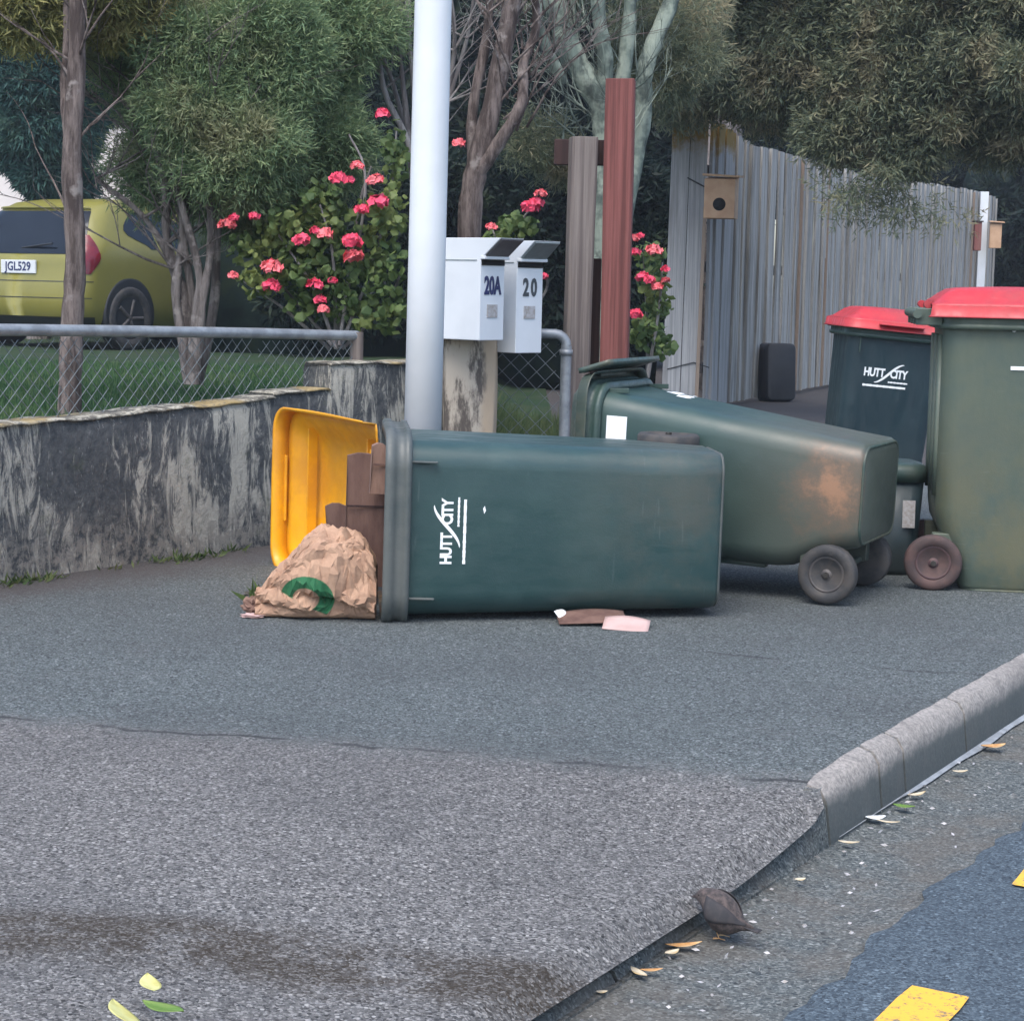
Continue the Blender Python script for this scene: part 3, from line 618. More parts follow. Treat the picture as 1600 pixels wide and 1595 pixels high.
# ------------------------------------------------------------ board fence
fA = Vector((1.60,16.57,0)); fB = Vector((7.4,31.0,0)); fd = (fB-fA).normalized(); fn = Vector((-fd.y, fd.x, 0))
fn = -fn if fn.x < 0 else fn
froot = empty('board_fence', fA, None, 'tall weathered grey vertical board fence running back along the drive', 'fence')
fh = lambda u: 2.40-.10*smooth(0, 1.2, u)+.22*smooth(4, 15, u)
far_boards = MB(); u = 0; bi = 0; L = (fB-fA).length; rr = random.Random(3)
while u < L:
    wdt = rr.choice([.08,.1,.14,.17,.2])*(1 if u < 6 else 1.3); h = fh(u)+rr.uniform(-.014,.012); lean = rr.uniform(-.004,.004); th = rr.uniform(.018,.03); off = rr.uniform(-.006,.008)+(.024 if bi % 2 else 0)
    mb = MB(); rings = []
    for z in (.03, h*.33, h*.66, h):
        c = fd*(u+wdt/2+lean*z)+fn*(off+.004*math.sin(z*3+bi)); c.z = z
        rings.append([c+fd*sx*wdt/2+fn*sy*th/2 for sx, sy in ((-1,-1),(1,-1),(1,1),(-1,1))])
    mb.loft(rings, smooth=False)
    if rr.random() < .16 and u > .5:
        mb.cur = 1; c = fd*(u+wdt)+fn*(off+.03); mb.box((c.x,c.y,h/2), (.03,.03,h-.06), Euler((0,0,math.atan2(fd.y,fd.x))).to_matrix()); mb.cur = 0
    if bi < 98: mb.build('board', [M['fence_end'] if u < .55 else M['fence'], M['fence_new'] if rr.random() < .4 else M['fence']], froot)
    else: far_boards.v += mb.v and []; far_boards.add(mb.v, mb.f, False)
    u += wdt-rr.uniform(.008,.016); bi += 1
if far_boards.v: far_boards.build('far_boards', M['fence'], froot)['kind'] = 'stuff'
mb = MB()
for z in (.35, 1.2, 2.0):
    c = fd*L/2-fn*.05; mb.box((c.x,c.y,z), (L,.045,.09), Euler((0,0,math.atan2(fd.y,fd.x))).to_matrix())
mb.build('rail', M['post_grey'], froot)
# near end: wide boards facing the street, new pale edge batten
for k, (x0, x1) in enumerate(((1052,1080),(1081,1108))):
    t0_ = P(x0,186,16.5); t1_ = P(x1,186,16.5); mb = MB(); ww = (t1_.x-t0_.x); c = (t0_.x+t1_.x)/2-fA.x
    rings = [[(c+sx*ww/2-.012*(2.4-z), -.06+.012*sy, z) for sx, sy in ((-1,-1),(1,-1),(1,1),(-1,1))] for z in (.02,.8,1.6,2.40+.01*k)]
    mb.loft(rings, smooth=False); mb.build('end_board', M['fence_end'], froot, .003)
mb = MB(); t1_ = P(1104,340,16.4); mb.box((t1_.x-fA.x-.02,-.10,.86), (.028,.03,1.66), Euler((0,R(.8),0)).to_matrix()); mb.build('batten', M['fence_new'], froot, .002)
mb = MB(); mb.tube([(-.2,-.078,1.93),(-.06,-.08,1.86),(.02,-.08,1.84),(.10,-.1,1.74)], .006, 6); mb.tube([(-.32,-.075,.34),(-.1,-.08,.40),(.03,-.085,.36)], .005, 6); mb.build('wire', M['cartrim'], froot)
# far white corner post
b_ = P(1540,300,29.5); mb = MB(); mb.box((b_.x-fA.x-.02,b_.y-fA.y,b_.z/2), (.12,.1,b_.z)); mb.build('corner_post', M['white'], froot)
def nestbox(loc, rz, wd, dp, ht, label, hole=True):
    root = empty('nest_box', loc, Euler((0,0,rz)).to_matrix(), label, 'nest box')
    mb = MB(); prof = [(-dp/2,0),(-dp/2,ht*.93),(dp/2,ht),(dp/2,0)]
    mb.loft([[(x,y,z) for y, z in prof] for x in (-wd/2, wd/2)], smooth=False); mb.build('box_body', M['ply'], root, .004)
    mb = MB(); mb.box((.012,-.012,ht+.006), (wd+.05,dp+.05,.018), Euler((R(3),R(3),0)).to_matrix()); mb.build('box_roof', M['ply'], root, .003)
    if hole:
        mb = MB(); mb.lathe((0,-dp/2-.002,ht*.33), (0,1,0), [(0,.052),(.004,.052)], 24); mb.build('entrance_hole', M['hole'], root)
    return root
b_ = P(1126,342,16.15); nestbox((b_.x,b_.y,b_.z), R(-14), .25, .22, .34, 'plywood nest box with round hole on the near end of the board fence')
b_ = P(1552,388,29.3); nestbox((b_.x+.02,b_.y,b_.z), R(-10), .17, .2, .38, 'small plywood nest box beside the far white corner post', False)
b_ = P(1526,392,28.0); root = empty('meter_box', b_, None, 'small dull red box on the far end of the board fence', 'box')
mb = MB(); mb.box((0,0,.2), (.10,.1,.40)); mb.build('box_body', M['post_red'], root, .01); mb = MB(); mb.box((0,0,.41), (.13,.13,.02)); mb.build('box_cover', M['post_dark'], root, .003)
# black tub leaning upright by the fence
c = G(1217,628); root = empty('plastic_tub', c, Euler((R(-6),0,R(10))).to_matrix(), 'black rounded plastic tub stood on its side against the board fence', 'tub')
def rrect(w_, h_, r_, n=5, cx=0, cy=0):
    out = []
    for sx, sy, a0 in ((1,1,0),(-1,1,90),(-1,-1,180),(1,-1,270)):
        for k in range(n+1):
            a = R(a0+90*k/n); out.append((cx+sx*(w_/2-r_)+r_*math.cos(a), cy+sy*(h_/2-r_)+r_*math.sin(a)))
    return out
mb = MB(); mb.loft([[(x, y_, z+.27) for x, z in rrect(w_, h_, .05)] for y_, w_, h_ in ((-.08,.25,.50),(-.075,.265,.52),(.12,.30,.54))]); mb.build('tub_body', M['black'], root)
mb = MB(); mb.loft([[(x, y_, z+.27) for x, z in rrect(w_, h_, .06)] for y_, w_, h_ in ((.12,.32,.555),(.14,.32,.555))]); mb.build('tub_lip', M['black'], root)

# ------------------------------------------------------------ wheelie bins
def ring(w_, yf, yb, r_, z, n=6):
    return [(x, y, z) for x, y in rrect(w_, yb-yf, r_, n, 0, (yf+yb)/2)]
TOP = 1.02
def bin_secs(inner=0):
    S = [(.0,.450,-.420,-.115,.05),(.006,.466,-.436,-.100,.06),(.02,.477,-.446,-.090,.068),(.13,.484,-.458,-.06,.074),(.24,.489,-.471,-.008,.076),(.30,.492,-.478,.0,.076),(.6,.505,-.515,.0,.076),(.93,.518,-.556,.0,.076),(TOP-.05,.520,-.560,.0,.076)]
    if inner: S = [(z+.012, w_-.014, yf+.007, yb-.007, r_) for z, w_, yf, yb, r_ in S[1:]]
    return S
def make_lid(root, mat, ang, name='lid', wd=.580, dp=.655, hinge=(0,.045,TOP+.012), ribs=False):
    """lid with domed top; local origin at the hinge, closed lid extends to -Y"""
    o = bpy.data.objects.new(name, None)
    mb = MB()
    def fn(u, v, th=0):
        x = (v-.5)*wd; y = -u*dp
        # rounded plan corners at the front
        ex = wd/2; d_edge = min(u*dp+.02, dp-u*dp, ex-abs(x))
        h = .058*smooth(0, .11, max(0, d_edge))+.012*(1-((v-.5)*2)**2)*math.sin(math.pi*min(1, u*1.05))
        return (x, y, h-.006)
    nu, nv = 26, 22
    vs = [];
    for j in range(nv+1):
        for i in range(nu+1):
            u, v = i/nu, j/nv; x, y, z = fn(u, v)
            # squeeze the corners
            cr = .08; fx = abs(x)-(wd/2-cr); fy = -y-(dp-cr)
            if fx > 0 and fy > 0:
                m_ = math.hypot(fx, fy); k_ = max(fx, fy)/m_ if m_ > 0 else 1; fx *= k_; fy *= k_; x = math.copysign(wd/2-cr+fx, x); y = -(dp-cr+fy)
            vs.append((x, y, z))
    fs = [(j*(nu+1)+i, j*(nu+1)+i+1, (j+1)*(nu+1)+i+1, (j+1)*(nu+1)+i) for j in range(nv) for i in range(nu)]
    mb.add(vs, fs, True)
    # skirt around the border
    bd = [j*(nu+1) for j in range(0)]
    path = [i for i in range(0, nu+1)]+[(j)*(nu+1)+nu for j in range(1, nv+1)]+[nv*(nu+1)+i for i in range(nu-1, -1, -1)]
    P_ = [Vector(vs[k]) for k in path]; n = len(P_); cx = Vector((0,-dp/2,0))
    low = []; 
    for p in P_:
        out = (p-cx); out.z = 0; out = out.normalized(); sk = .05 if ribs else .034; low.append((p+out*.006+Vector((0,0,-sk)), p+out*.016+Vector((0,0,-sk-.006))))
    sv = [v for k in range(n) for v in (P_[k], low[k][0], low[k][1])]; sf = []
    for k in range(n-1): sf += [(3*k,3*k+1,3*k+4,3*k+3),(3*k+1,3*k+2,3*k+5,3*k+4)]
    mb.add(sv, sf, True)
    lid = mb.build(name, mat, root, solid=.004)
    lid.location = hinge; lid.rotation_euler = (ang, 0, 0)
    # front grip and hinge knuckles
    mb = MB(); mb.box((0,-dp-.014,-.018), (wd*.42,.05,.008)); mb.build('grip', mat, lid, .003)
    for x in (-.16, .16):
        mb = MB(); mb.tube([(x-.035,.008,-.004),(x+.035,.008,-.004)], .014, 10); mb.box((x,-.01,-.004), (.06,.04,.014)); mb.build('hinge', mat, lid)
    if ribs:
        mb = MB(); mb.box((0,-dp*.80,.022), (wd*.80,.008,.036)); mb.build('rib', mat, lid, .002); mb = MB(); mb.box((0,-dp*.12,.020), (wd*.80,.008,.034)); mb.build('rib', mat, lid, .002)
    return lid
def make_wheel(root, x, sg, tm, hm, r=.1):
    w_ = empty_child('wheel', root, (x,-.0,.1))
    mb = MB(); mb.lathe((0,0,0), (sg,0,0), [(-.026,r*.62),(-.026,r*.93),(-.018,r),(.018,r),(.026,r*.93),(.026,r*.66),(.018,r*.62)], 36); mb.build('tyre', tm, w_)
    mb = MB(); mb.lathe((0,0,0), (sg,0,0), [(-.022,.001),(-.022,r*.63),(.019,r*.63),(.019,r*.54),(.006,r*.50),(.006,r*.22),(.020,r*.18),(.024,.001)], 32); mb.build('wheel_rim', hm, w_)
def empty_child(name, root, loc):
    # a wheel group is itself a small axle stub mesh so that it stays a real part
    mb = MB(); mb.tube([(-.03,0,0),(.03,0,0)], .010, 8); o = mb.build(name, M['steel'], root); o.location = loc; return o
def front_frame(zc, x=0, out=.0015):
    """matrix on the front panel at height zc: text x -> +X, text y -> up the panel, normal outwards"""
    S = bin_secs(); z0, yf0 = .30, -.478; z1, yf1 = TOP-.05, -.560
    k = (yf1-yf0)/(z1-z0); y = yf0+k*(zc-z0); up = Vector((0,k,1)).normalized(); rt_ = Vector((1,0,0)); nr = rt_.cross(up)
    return Matrix(((rt_.x,up.x,nr.x,x+nr.x*out),(rt_.y,up.y,nr.y,y+nr.y*out),(rt_.z,up.z,nr.z,zc+nr.z*out),(0,0,0,1)))
def logo(root, zc, s=1.0, frame=None, x=0):
    fr = frame or front_frame(zc, x); T = lambda dx, dy: fr @ Matrix.Translation((dx*s, dy*s, 0)) @ Matrix.Scale(s, 4)
    ps = [text_obj('HUTT', 't', .046, M['print'], None, T(-.053,0), .0005, .0018, .80, .92), text_obj('CITY', 't', .046, M['print'], None, T(.055,-.001), .0005, .0018, .80, .92)]
    mb = MB()
    # swoosh between the words, tapered at both ends
    pts = []
    for i in range(25):
        t = i/24; x_ = -.05+.125*t; y_ = -.038+.078*(smooth(0,1,t)); pts.append((x_, y_, .0095*math.sin(math.pi*t)**.6+.0008))
    vs = [];
    for i, (x_, y_, w_) in enumerate(pts):
        a = pts[max(0,i-1)]; b = pts[min(24,i+1)]; d_ = Vector((b[0]-a[0], b[1]-a[1], 0)).normalized(); nn = Vector((-d_.y, d_.x, 0))
        for sg in (-1, 1): vs.append(fr @ (Vector((x_, y_, .0008))*s+nn*sg*w_*.5*s))
    mb.add(vs, [(2*i, 2*i+2, 2*i+3, 2*i+1) for i in range(24)])
    def bar(x0, x1, y0, h, wig):
        n = 26; vv = []
        for i in range(n+1):
            xx = x0+(x1-x0)*i/n; hh = h*(1+wig*math.sin(i*2.3)*math.sin(i*.9))
            vv += [fr @ (Vector((xx, y0-hh/2, .0008))*s), fr @ (Vector((xx, y0+hh/2, .0008))*s)]
        mb.add(vv, [(2*i, 2*i+2, 2*i+3, 2*i+1) for i in range(n)])
    bar(.012,.098,-.033,.006,.35); bar(-.098,.092,-.052,.0085,.2)
    ps.append(mb.build('t', M['print']))
    return join_text(ps, 'logo', M['print'], root)
def make_bin(loc, m3, body, rimm, lidm, label, lid_ang=0., group='wheelie bins', tyre='rubber', hub='hub', scale=(1,1,1), ribs=False, with_logo=True, lz=.80, ls=1.0, lx=0):
    root = empty('wheelie_bin', loc, m3, label, 'wheelie bin', group); root.scale = scale
    mb = MB(); S = bin_secs(); I = bin_secs(1)
    mb.loft([ring(w_, yf, yb, r_, z) for z, w_, yf, yb, r_ in S], (True, False))
    inn = [ring(w_, yf, yb, r_, z) for z, w_, yf, yb, r_ in I]; inn[-1] = ring(.506,-.553,-.007,.08,TOP-.05)
    mb.loft([r_[::-1] for r_ in inn], (False, False)); mb.add(inn[0], [tuple(range(len(inn[0])))])
    o = mb.build('body', body, root); e = o.modifiers.new('e','EDGE_SPLIT'); e.split_angle = R(60)
    for x in (-.165, 0, .165):
        mb = MB(); mb.loft([ring(.05, .0-.03, .012, .01, z) for z in (.34,.5,.92)]) ; q2 = mb.build('back_rib', body, root); q2.location.x = x
    mb = MB(); rg_ = ring(.460,-.431,-.105,.06,.004,8); mb.tube([Vector(v) for v in rg_+rg_[:1]], .006, 6, False); mb.build('base_lip', rimm, root)
    # rim: rolled band with a lip
    mb = MB(); prof = [(TOP-.078,.004),(TOP-.075,.024),(TOP-.060,.027),(TOP-.056,.020),(TOP-.03,.020),(TOP-.026,.029),(TOP-.006,.030),(TOP,.024),(TOP,-.004),(TOP-.045,-.012)]
    base = (.522,-.562,.0,.080)
    mb.loft([ring(base[0]+2*d_, base[1]-d_, base[2]+d_, base[3]+d_, z, 8) for z, d_ in prof], (False, False))
    mb.loft([ring(base[0]+2*d_, base[1]-d_, base[2]+d_, base[3]+d_, z, 8) for z, d_ in ((TOP-.045,-.012),(TOP-.075,-.004),(TOP-.075,.004))], (False, False))
    mb.build('rim', rimm, root)
    # small stiffening ribs below the rim
    for x in (-.20,.20):
        mb = MB(); mb.box((x,-.560,TOP-.115), (.006,.018,.075), Euler((R(-4),0,0)).to_matrix()); mb.build('gusset', rimm, root, .002)
    # handle behind the hinge
    mb = MB()
    for x in (-.235,-.08,.08,.235): mb.box((x,.05,TOP-.035), (.016,.09,.06))
    mb.tube([(-.27,.092,TOP-.025),(.27,.092,TOP-.025)], .016, 12); mb.build('handle', body, root, .003)
    # axle and wheels
    mb = MB(); mb.tube([(-.25,0,.1),(.25,0,.1)], .011, 10)
    for x in (-.20,.20): mb.box((x,-.045,.14), (.05,.10,.13))
    mb.build('axle', body, root, .004)
    for sg in (-1, 1): make_wheel(root, sg*.236, sg, M[tyre], M[hub])
    make_lid(root, lidm, lid_ang, ribs=ribs, wd=.548 if ribs else .580, hinge=(-.012 if ribs else 0,.045,TOP+.012))
    if with_logo: logo(root, lz, ls, None, lx)
    return root
def frame3(Y_, Z_):
    Z_ = Vector(Z_).normalized(); Y_ = Vector(Y_); Y_ = (Y_-Z_*Y_.dot(Z_)).normalized(); X_ = Y_.cross(Z_)
    return Matrix(((X_.x,Y_.x,Z_.x),(X_.y,Y_.y,Z_.y),(X_.z,Y_.z,Z_.z)))
# 1. fallen recycling bin on its side, mouth to the left
yaw = R(5.2); m3 = frame3((-math.sin(yaw), math.cos(yaw), 0), (-math.cos(yaw), -math.sin(yaw), .014))
S1 = 1.045
corner = Vector((-.385, 5.86, .302)); root1 = corner - m3 @ Vector((0,-.59,TOP))*S1; root1.z = .271
bin1 = make_bin(root1, m3, M['bin'], M['rimgrey'], M['yellow'], 'dark green wheelie bin with open yellow lid lying on its side, mouth to the left', R(-154), scale=(S1,)*3, ribs=True, lz=.835)
mb = MB(); fr = front_frame(.725, .06); mb.add([fr @ Vector(v) for v in ((-.01,.002,0),(.006,.006,0),(.014,.001,0),(.0,-.003,0))], [(0,3,2,1)]); mb.build('scuff_mark', M['print'], bin1)
# 2. bin on its back, wheels towards the kerb
zax = Vector((-.907,.415,.030)); m3 = frame3((0,0,-1), zax)
xn = m3 @ Vector((1,0,0)); S2 = .98
wn = Vector((1.05,6.42,.102)); root2 = wn - m3 @ Vector((-.236,0,.1))*S2
bin2 = make_bin(root2, m3, M['bin_rust'], M['bin_old'], M['bin_old'], 'dark green wheelie bin lying on its back behind the yellow-lidded one, side stained orange', R(0), scale=(S2,)*3, with_logo=False)
mb = MB(); mb.box((-.2600,-.425,.885), (.004,.10,.075), Euler((0,R(-1.1),0)).to_matrix()); mb.build('label_sticker', M['print'], bin2)
mb = MB(); mb.add([(-.2548-.0004*math.sin(a_),-.44+.026*math.cos(a_),.80+.026*math.sin(a_)) for a_ in [2*math.pi*k_/20 for k_ in range(20)]], [tuple(range(20))], False); mb.build('round_stamp', M['hub'], bin2)
lid2 = [c_ for c_ in bin2.children if c_.name.startswith('lid')][0]
mb = MB(); mb.grid(lambda u, v: ((u-.5)*.50, -.655-.012-.040*v, .012-.115*v), 8, 6); mb.build('front_lip', M['bin_old'], lid2, solid=.018)
mb = MB(); rr = random.Random(5)
for k in range(9):
    fr = front_frame(.80+rr.uniform(-.05,.05), .10+rr.uniform(-.08,.08)); a = rr.uniform(.01,.03); mb.add([fr @ Vector((math.cos(t)*a*rr.uniform(.6,1), math.sin(t)*a*rr.uniform(.6,1.2), 0)) for t in [i*math.pi/4 for i in range(8)]], [tuple(range(8))])
mb.build('label_remnant', M['print'], bin2)
# 3. smaller upright bin with red lid, leaning slightly
m3 = Euler((0,R(4.6),R(1.5))).to_matrix()
bin3 = make_bin((1.555,8.82,.01), m3, M['bin_dark'], M['bin_old'], M['red'], 'smaller dark green wheelie bin with a red lid standing behind the fallen bins', 0, scale=(.79,.76,.868), lz=.775, ls=1.24, lx=-.035)
# 4. big upright bin at the right, seen from its side
psi = R(82); m3 = Euler((0,0,psi)).to_matrix()
wn = Vector((1.475,6.78,.1)); root4 = wn - m3 @ Vector((-.25,0,.1)); root4.z = 0
bin4 = make_bin(root4, m3, M['bin_olive'], M['bin_olive'], M['red'], 'large faded olive-green wheelie bin with a red lid, cut by the right edge', 0, tyre='rubber_brown', hub='hub_brown', with_logo=False, scale=(1,1,.965))
sfr = lambda y, z: Matrix(((0,0,-1,-.262),(-1,0,0,y),(0,1,0,z),(0,0,0,1)))
mb = MB(); mb.box((-.259,-.33,.81), (.003,.20,.013)); mb.build('underline', M['print'], bin4)
mb = MB(); mb.lathe((-.2625,-.235,.945), (-1,0,0), [(0,.008),(.004,.006)], 10); mb.build('white_spot', M['print'], bin4)
text_obj('HUTT CITY', 'logo', .05, M['print'], bin4, sfr(-.40,.84) @ Matrix.Translation((0,0,.0)), .0005, .0015, .8)
# caddy behind
root = empty('food_caddy', (1.37,7.22,0), Euler((0,0,R(-4))).to_matrix(), 'small dark lidded tub with teal lid and grey label, left of the olive bin', 'tub')
mb = MB(); mb.loft([[(x, y, z) for x, y in rrect(w_, w_*.85, .05)] for z, w_ in ((0,.23),(.02,.245),(.36,.285))]); mb.build('tub_body', M['bin_dark'], root)
mb = MB(); mb.loft([[(x, y, z) for x, y in rrect(w_, w_*.86, .06)] for z, w_ in ((.345,.30),(.385,.302),(.405,.285),(.415,.23))]); mb.build('tub_lid', M['bin_old'], root)
mb = MB(); mb.box((.085,-.1215,.23), (.045,.003,.10), Euler((R(-3),0,0)).to_matrix()); mb.build('label_sticker', M['stick'], root)

# ------------------------------------------------------------ rubbish in and around the fallen bin
def panel(name, c, rz, tilt, dims, mat, label):
    root = empty(name, c, Euler((0,tilt,rz)).to_matrix(), label, 'cardboard')
    w_, t_, h_ = dims; mb = MB()
    def fn(sg): return lambda u, v: ((u-.5)*w_, sg*t_/2+.008*math.sin(u*5+v*3), v*h_+(.01*math.sin(u*9) if v == 1 else 0))
    mb.grid(fn(-1), 8, 8); mb.grid(lambda u, v: fn(1)(1-u, v), 8, 8)
    for a, b in ((0,0),(1,1)):
        mb.add([fn(-1)(a,0), fn(-1)(a,1), fn(1)(a,1), fn(1)(a,0)], [(0,1,2,3) if a else (3,2,1,0)], False)
    mb.add([fn(-1)(u/8,1) for u in range(9)]+[fn(1)(u/8,1) for u in range(9)], [(i,i+1,i+10,i+9) for i in range(8)], False)
    mb.add([fn(-1)(u/8,0) for u in range(9)]+[fn(1)(u/8,0) for u in range(9)], [(i+9,i+10,i+1,i) for i in range(8)], False)
    mb.build('flattened_box', mat, root)
    mb = MB(); mb.box((0,-t_/2-.006,h_*.62), (w_*.98,.004,.006)); mb.build('fold_crease', M['post_dark'] if mat is M['card'] else M['card'], root)
panel('cardboard_sheet', (-.40,6.22,.06), R(7), R(1), (.27,.03,.42), M['card'], 'large maroon-brown cardboard sticking out of the fallen bin')
panel('cardboard_sheet', (-.385,6.12,.37), R(9), R(3), (.13,.045,.15), M['card2'], 'paler brown cardboard box end in the mouth of the fallen bin')
panel('cardboard_sheet', (-.50,6.34,.04), R(2), R(-4), (.18,.02,.27), M['card'], 'dark cardboard flap lowest in the bin mouth, behind the paper bag')
# brown paper bag
root = empty('paper_bag', (-.60,5.98,0), Euler((0,0,R(2))).to_matrix(), 'crumpled brown paper bag with a green ring logo lying at the bin mouth', 'paper bag')
W_, D_ = .37, .22
rb = random.Random(11); bumps = [(rb.uniform(-.2,.2), rb.uniform(-.12,.12), rb.uniform(0,.27), rb.uniform(.03,.06), rb.uniform(-.022,.022)) for _ in range(70)]
creases = [(Vector((rb.uniform(-1,1), rb.uniform(-1,1), rb.uniform(-1,1))).normalized(), rb.uniform(-.12,.16), rb.uniform(.008,.020)) for _ in range(26)]
def bagp(a, s, off=0):
    """a: angle round the section (y-z plane), s: 0..1 along x from the crumpled mouth to the full bottom"""
    x = -W_/2+W_*s; prof = .10+.175*smooth(-.05,.55,s); 
    if s > .78: prof *= math.sqrt(max(0,1-((s-.78)/.26)**2))*.75+.25
    ca, sa = math.cos(a), math.sin(a); e = .62
    y = math.copysign(abs(ca)**e, ca)*D_*.5*(.55+.45*smooth(0,.5,s)); z = (math.copysign(abs(sa)**e, sa)*.5+.5)*prof
    p = Vector((x+.02*(z/.27)*smooth(0,.6,s)*(.4 if s<.8 else 0), y, z)); k = min(1, z/.03)
    n_ = Vector((.0, ca, sa*.8)).normalized(); dlt = off
    for bx, by, bz, br, bh in bumps:
        d2 = (p.x-bx)**2+(p.y-by)**2+(p.z-bz)**2; dlt += bh*math.exp(-d2/(br*br))*k
    for dr, c0, am in creases:
        t = p.dot(dr)-c0; dlt -= am*max(0, 1-abs(t)/.022)*k
    q_ = p+n_*dlt; q_.z = max(.002, q_.z); return q_
mb = MB(); na, ns = 46, 34; rb = random.Random(21); vs = []
for j in range(ns+1):
    for i in range(na):
        p = bagp(2*math.pi*(i+rb.uniform(-.35,.35))/na, min(1, max(0, (j+rb.uniform(-.35,.35)*(0 < j < ns))/ns))); k_ = .0042*min(1, p.z/.04)
        vs.append(p+Vector((rb.uniform(-k_,k_), rb.uniform(-k_,k_), rb.uniform(-k_,k_)*.7)))
fs = []
for j in range(ns):
    for i in range(na):
        a, b, c, d = j*na+i, j*na+(i+1)%na, (j+1)*na+(i+1)%na, (j+1)*na+i
        fs += [(a,b,c),(a,c,d)] if rb.random() < .5 else [(a,b,d),(b,c,d)]
mb.add(vs, fs, False); mb.add(vs[-na:], [tuple(range(na))], False); mb.build('bag_skin', M['bag'], root, bevel=.0015, seg=1)
mb = MB(); mb.grid(lambda u, v: (.10+.03*u-.02*v, -.06+.05*u, .235+.055*v*(1-abs(u-.3))), 4, 3, False); mb.build('torn_edge', M['bag'], root, solid=.001)
def crumple(name, c, dims, mat, label, cat, seed, rz=0):
    rb = random.Random(seed); root = empty(name, c, Euler((0,0,rz)).to_matrix(), label, cat); mb = MB(); vs = []
    for j in range(13):
        for i in range(16):
            th = math.pi*j/12; ph = 2*math.pi*i/16; v = Vector((math.sin(th)*math.cos(ph), math.sin(th)*math.sin(ph), math.cos(th)))*(1+rb.uniform(-.28,.25))
            vs.append((v.x*dims[0]/2, v.y*dims[1]/2, max(0.002, (v.z*.5+.5)*dims[2])))
    mb.add(vs, [(j*16+i, j*16+(i+1)%16, (j+1)*16+(i+1)%16, (j+1)*16+i) for j in range(12) for i in range(16)], False)
    mb.build('crumpled_body', mat, root); return root
crumple('crumpled_paper', (-.795,5.99,0), (.07,.06,.055), M['card2'], 'small crumpled brown scrap at the open end of the paper bag', 'litter', 3)
crumple('crumpled_paper', (-.79,5.94,0), (.08,.05,.012), M['paper'], 'flat pinkish paper scrap under the end of the paper bag', 'litter', 4)
crumple('dirt_clod', (-.83,6.28,0), (.07,.05,.03), M['soil'], 'dark clod of dirt on the pavement left of the bag', 'dirt', 6)
# papers wedged under the fallen bin
def sheetobj(name, c, dims, rz, tilt, mat, label, cat='paper'):
    root = empty(name, c, Euler((tilt[0],tilt[1],rz)).to_matrix(), label, cat); w_, d_ = dims; mb = MB()
    mb.grid(lambda u, v: ((u-.5)*w_, (v-.5)*d_, .006+.010*math.sin(u*3)*v), 10, 6); mb.build('sheet', mat, root, solid=.003); return root
cp = G(980,985); sheetobj('folded_paper', (cp.x,cp.y+.055,.002), (.14,.09), R(-8), (R(14),R(3)), M['paper'], 'pale pink folded paper sticking out under the fallen bin')
cp = G(925,978); sheetobj('magazine', (cp.x,cp.y+.06,.010), (.21,.11), R(4), (R(8),R(-2)), M['card'], 'dark brown magazine wedged under the fallen bin', 'magazine')
cp = G(880,972); sheetobj('paper_corner', (cp.x,cp.y+.02,.008), (.05,.05), R(40), (R(30),R(10)), M['print'], 'small white paper corner left of the dark magazine', 'paper')

# ------------------------------------------------------------ sparrow in the gutter
gb = G(1135,1462,ZR); root = empty('small_bird', (gb.x-.01,gb.y-.01,ZR+.0), Euler((0,0,R(150))).to_matrix(), 'small plump brown bird pecking in the gutter by the dropped kerb', 'bird')
root.scale = (.82,.95,.95)
# local +X is the beak direction
sp = [(-.078,.030,.0015,.004),(-.060,.031,.004,.008),(-.045,.034,.010,.010),(-.032,.040,.024,.023),(-.015,.045,.032,.031),(.004,.050,.034,.034),(.020,.056,.031,.031),(.032,.065,.023,.023),(.042,.073,.0175,.0165),(.052,.076,.0155,.0145),(.060,.075,.009,.009),(.066,.073,.004,.004),(.076,.070,.0006,.0006)]
mb = MB(); rings = []
for x, z, rw, rh in sp:
    if -.05 < x < .045: rw *= 1.28; rh *= 1.18
    rings.append([(x, rw*math.cos(2*math.pi*k/20), z+rh*math.sin(2*math.pi*k/20)) for k in range(20)])
mb.loft(rings); mb.build('bird_body', M['bird'], root, sub=1)
for sg in (-1, 1):
    mb = MB()
    def wf(u, v, sg=sg):
        x = .026-.086*u; xs = [q_[0] for q_ in sp]; i = max(k for k in range(len(xs)) if xs[k] <= x); t = (x-xs[i])/(xs[i+1]-xs[i])
        z_, rw_, rh_ = [sp[i][k]*(1-t)+sp[i+1][k]*t for k in (1,2,3)]
        if -.05 < x < .045: rw_ *= 1.28; rh_ *= 1.18
        a_ = R(48-70*v*(1-.55*u)); return (x, sg*(rw_*1.05+.0012)*math.cos(a_), z_+(rh_*1.05+.0012)*math.sin(a_))
    mb.grid(wf, 10, 6); mb.build('wing', M['bird2'], root, solid=.0015)
    mb = MB(); mb.lathe((.050,sg*.0145,.080), (0,sg,0), [(-.001,.0024),(.001,.002),(.0018,.0005)], 10); mb.build('eye', M['hole'], root)
    mb = MB(); mb.tube([(.002,sg*.010,.026),(.006,sg*.011,.012),(0,sg*.011,.002)], .0013, 5)
    for a in (-.5,0,.5,3.14): mb.tube([(0,sg*.011,.002),(.014*math.cos(a),sg*.011+.012*math.sin(a),.001)], .0009, 4)
    mb.build('leg', M['orange'], root)
mb = MB(); mb.grid(lambda u, v: (-.055-.035*u, (v-.5)*(.014+.008*u), .031-.004*u), 4, 4); mb.build('tail', M['bird2'], root, solid=.002)

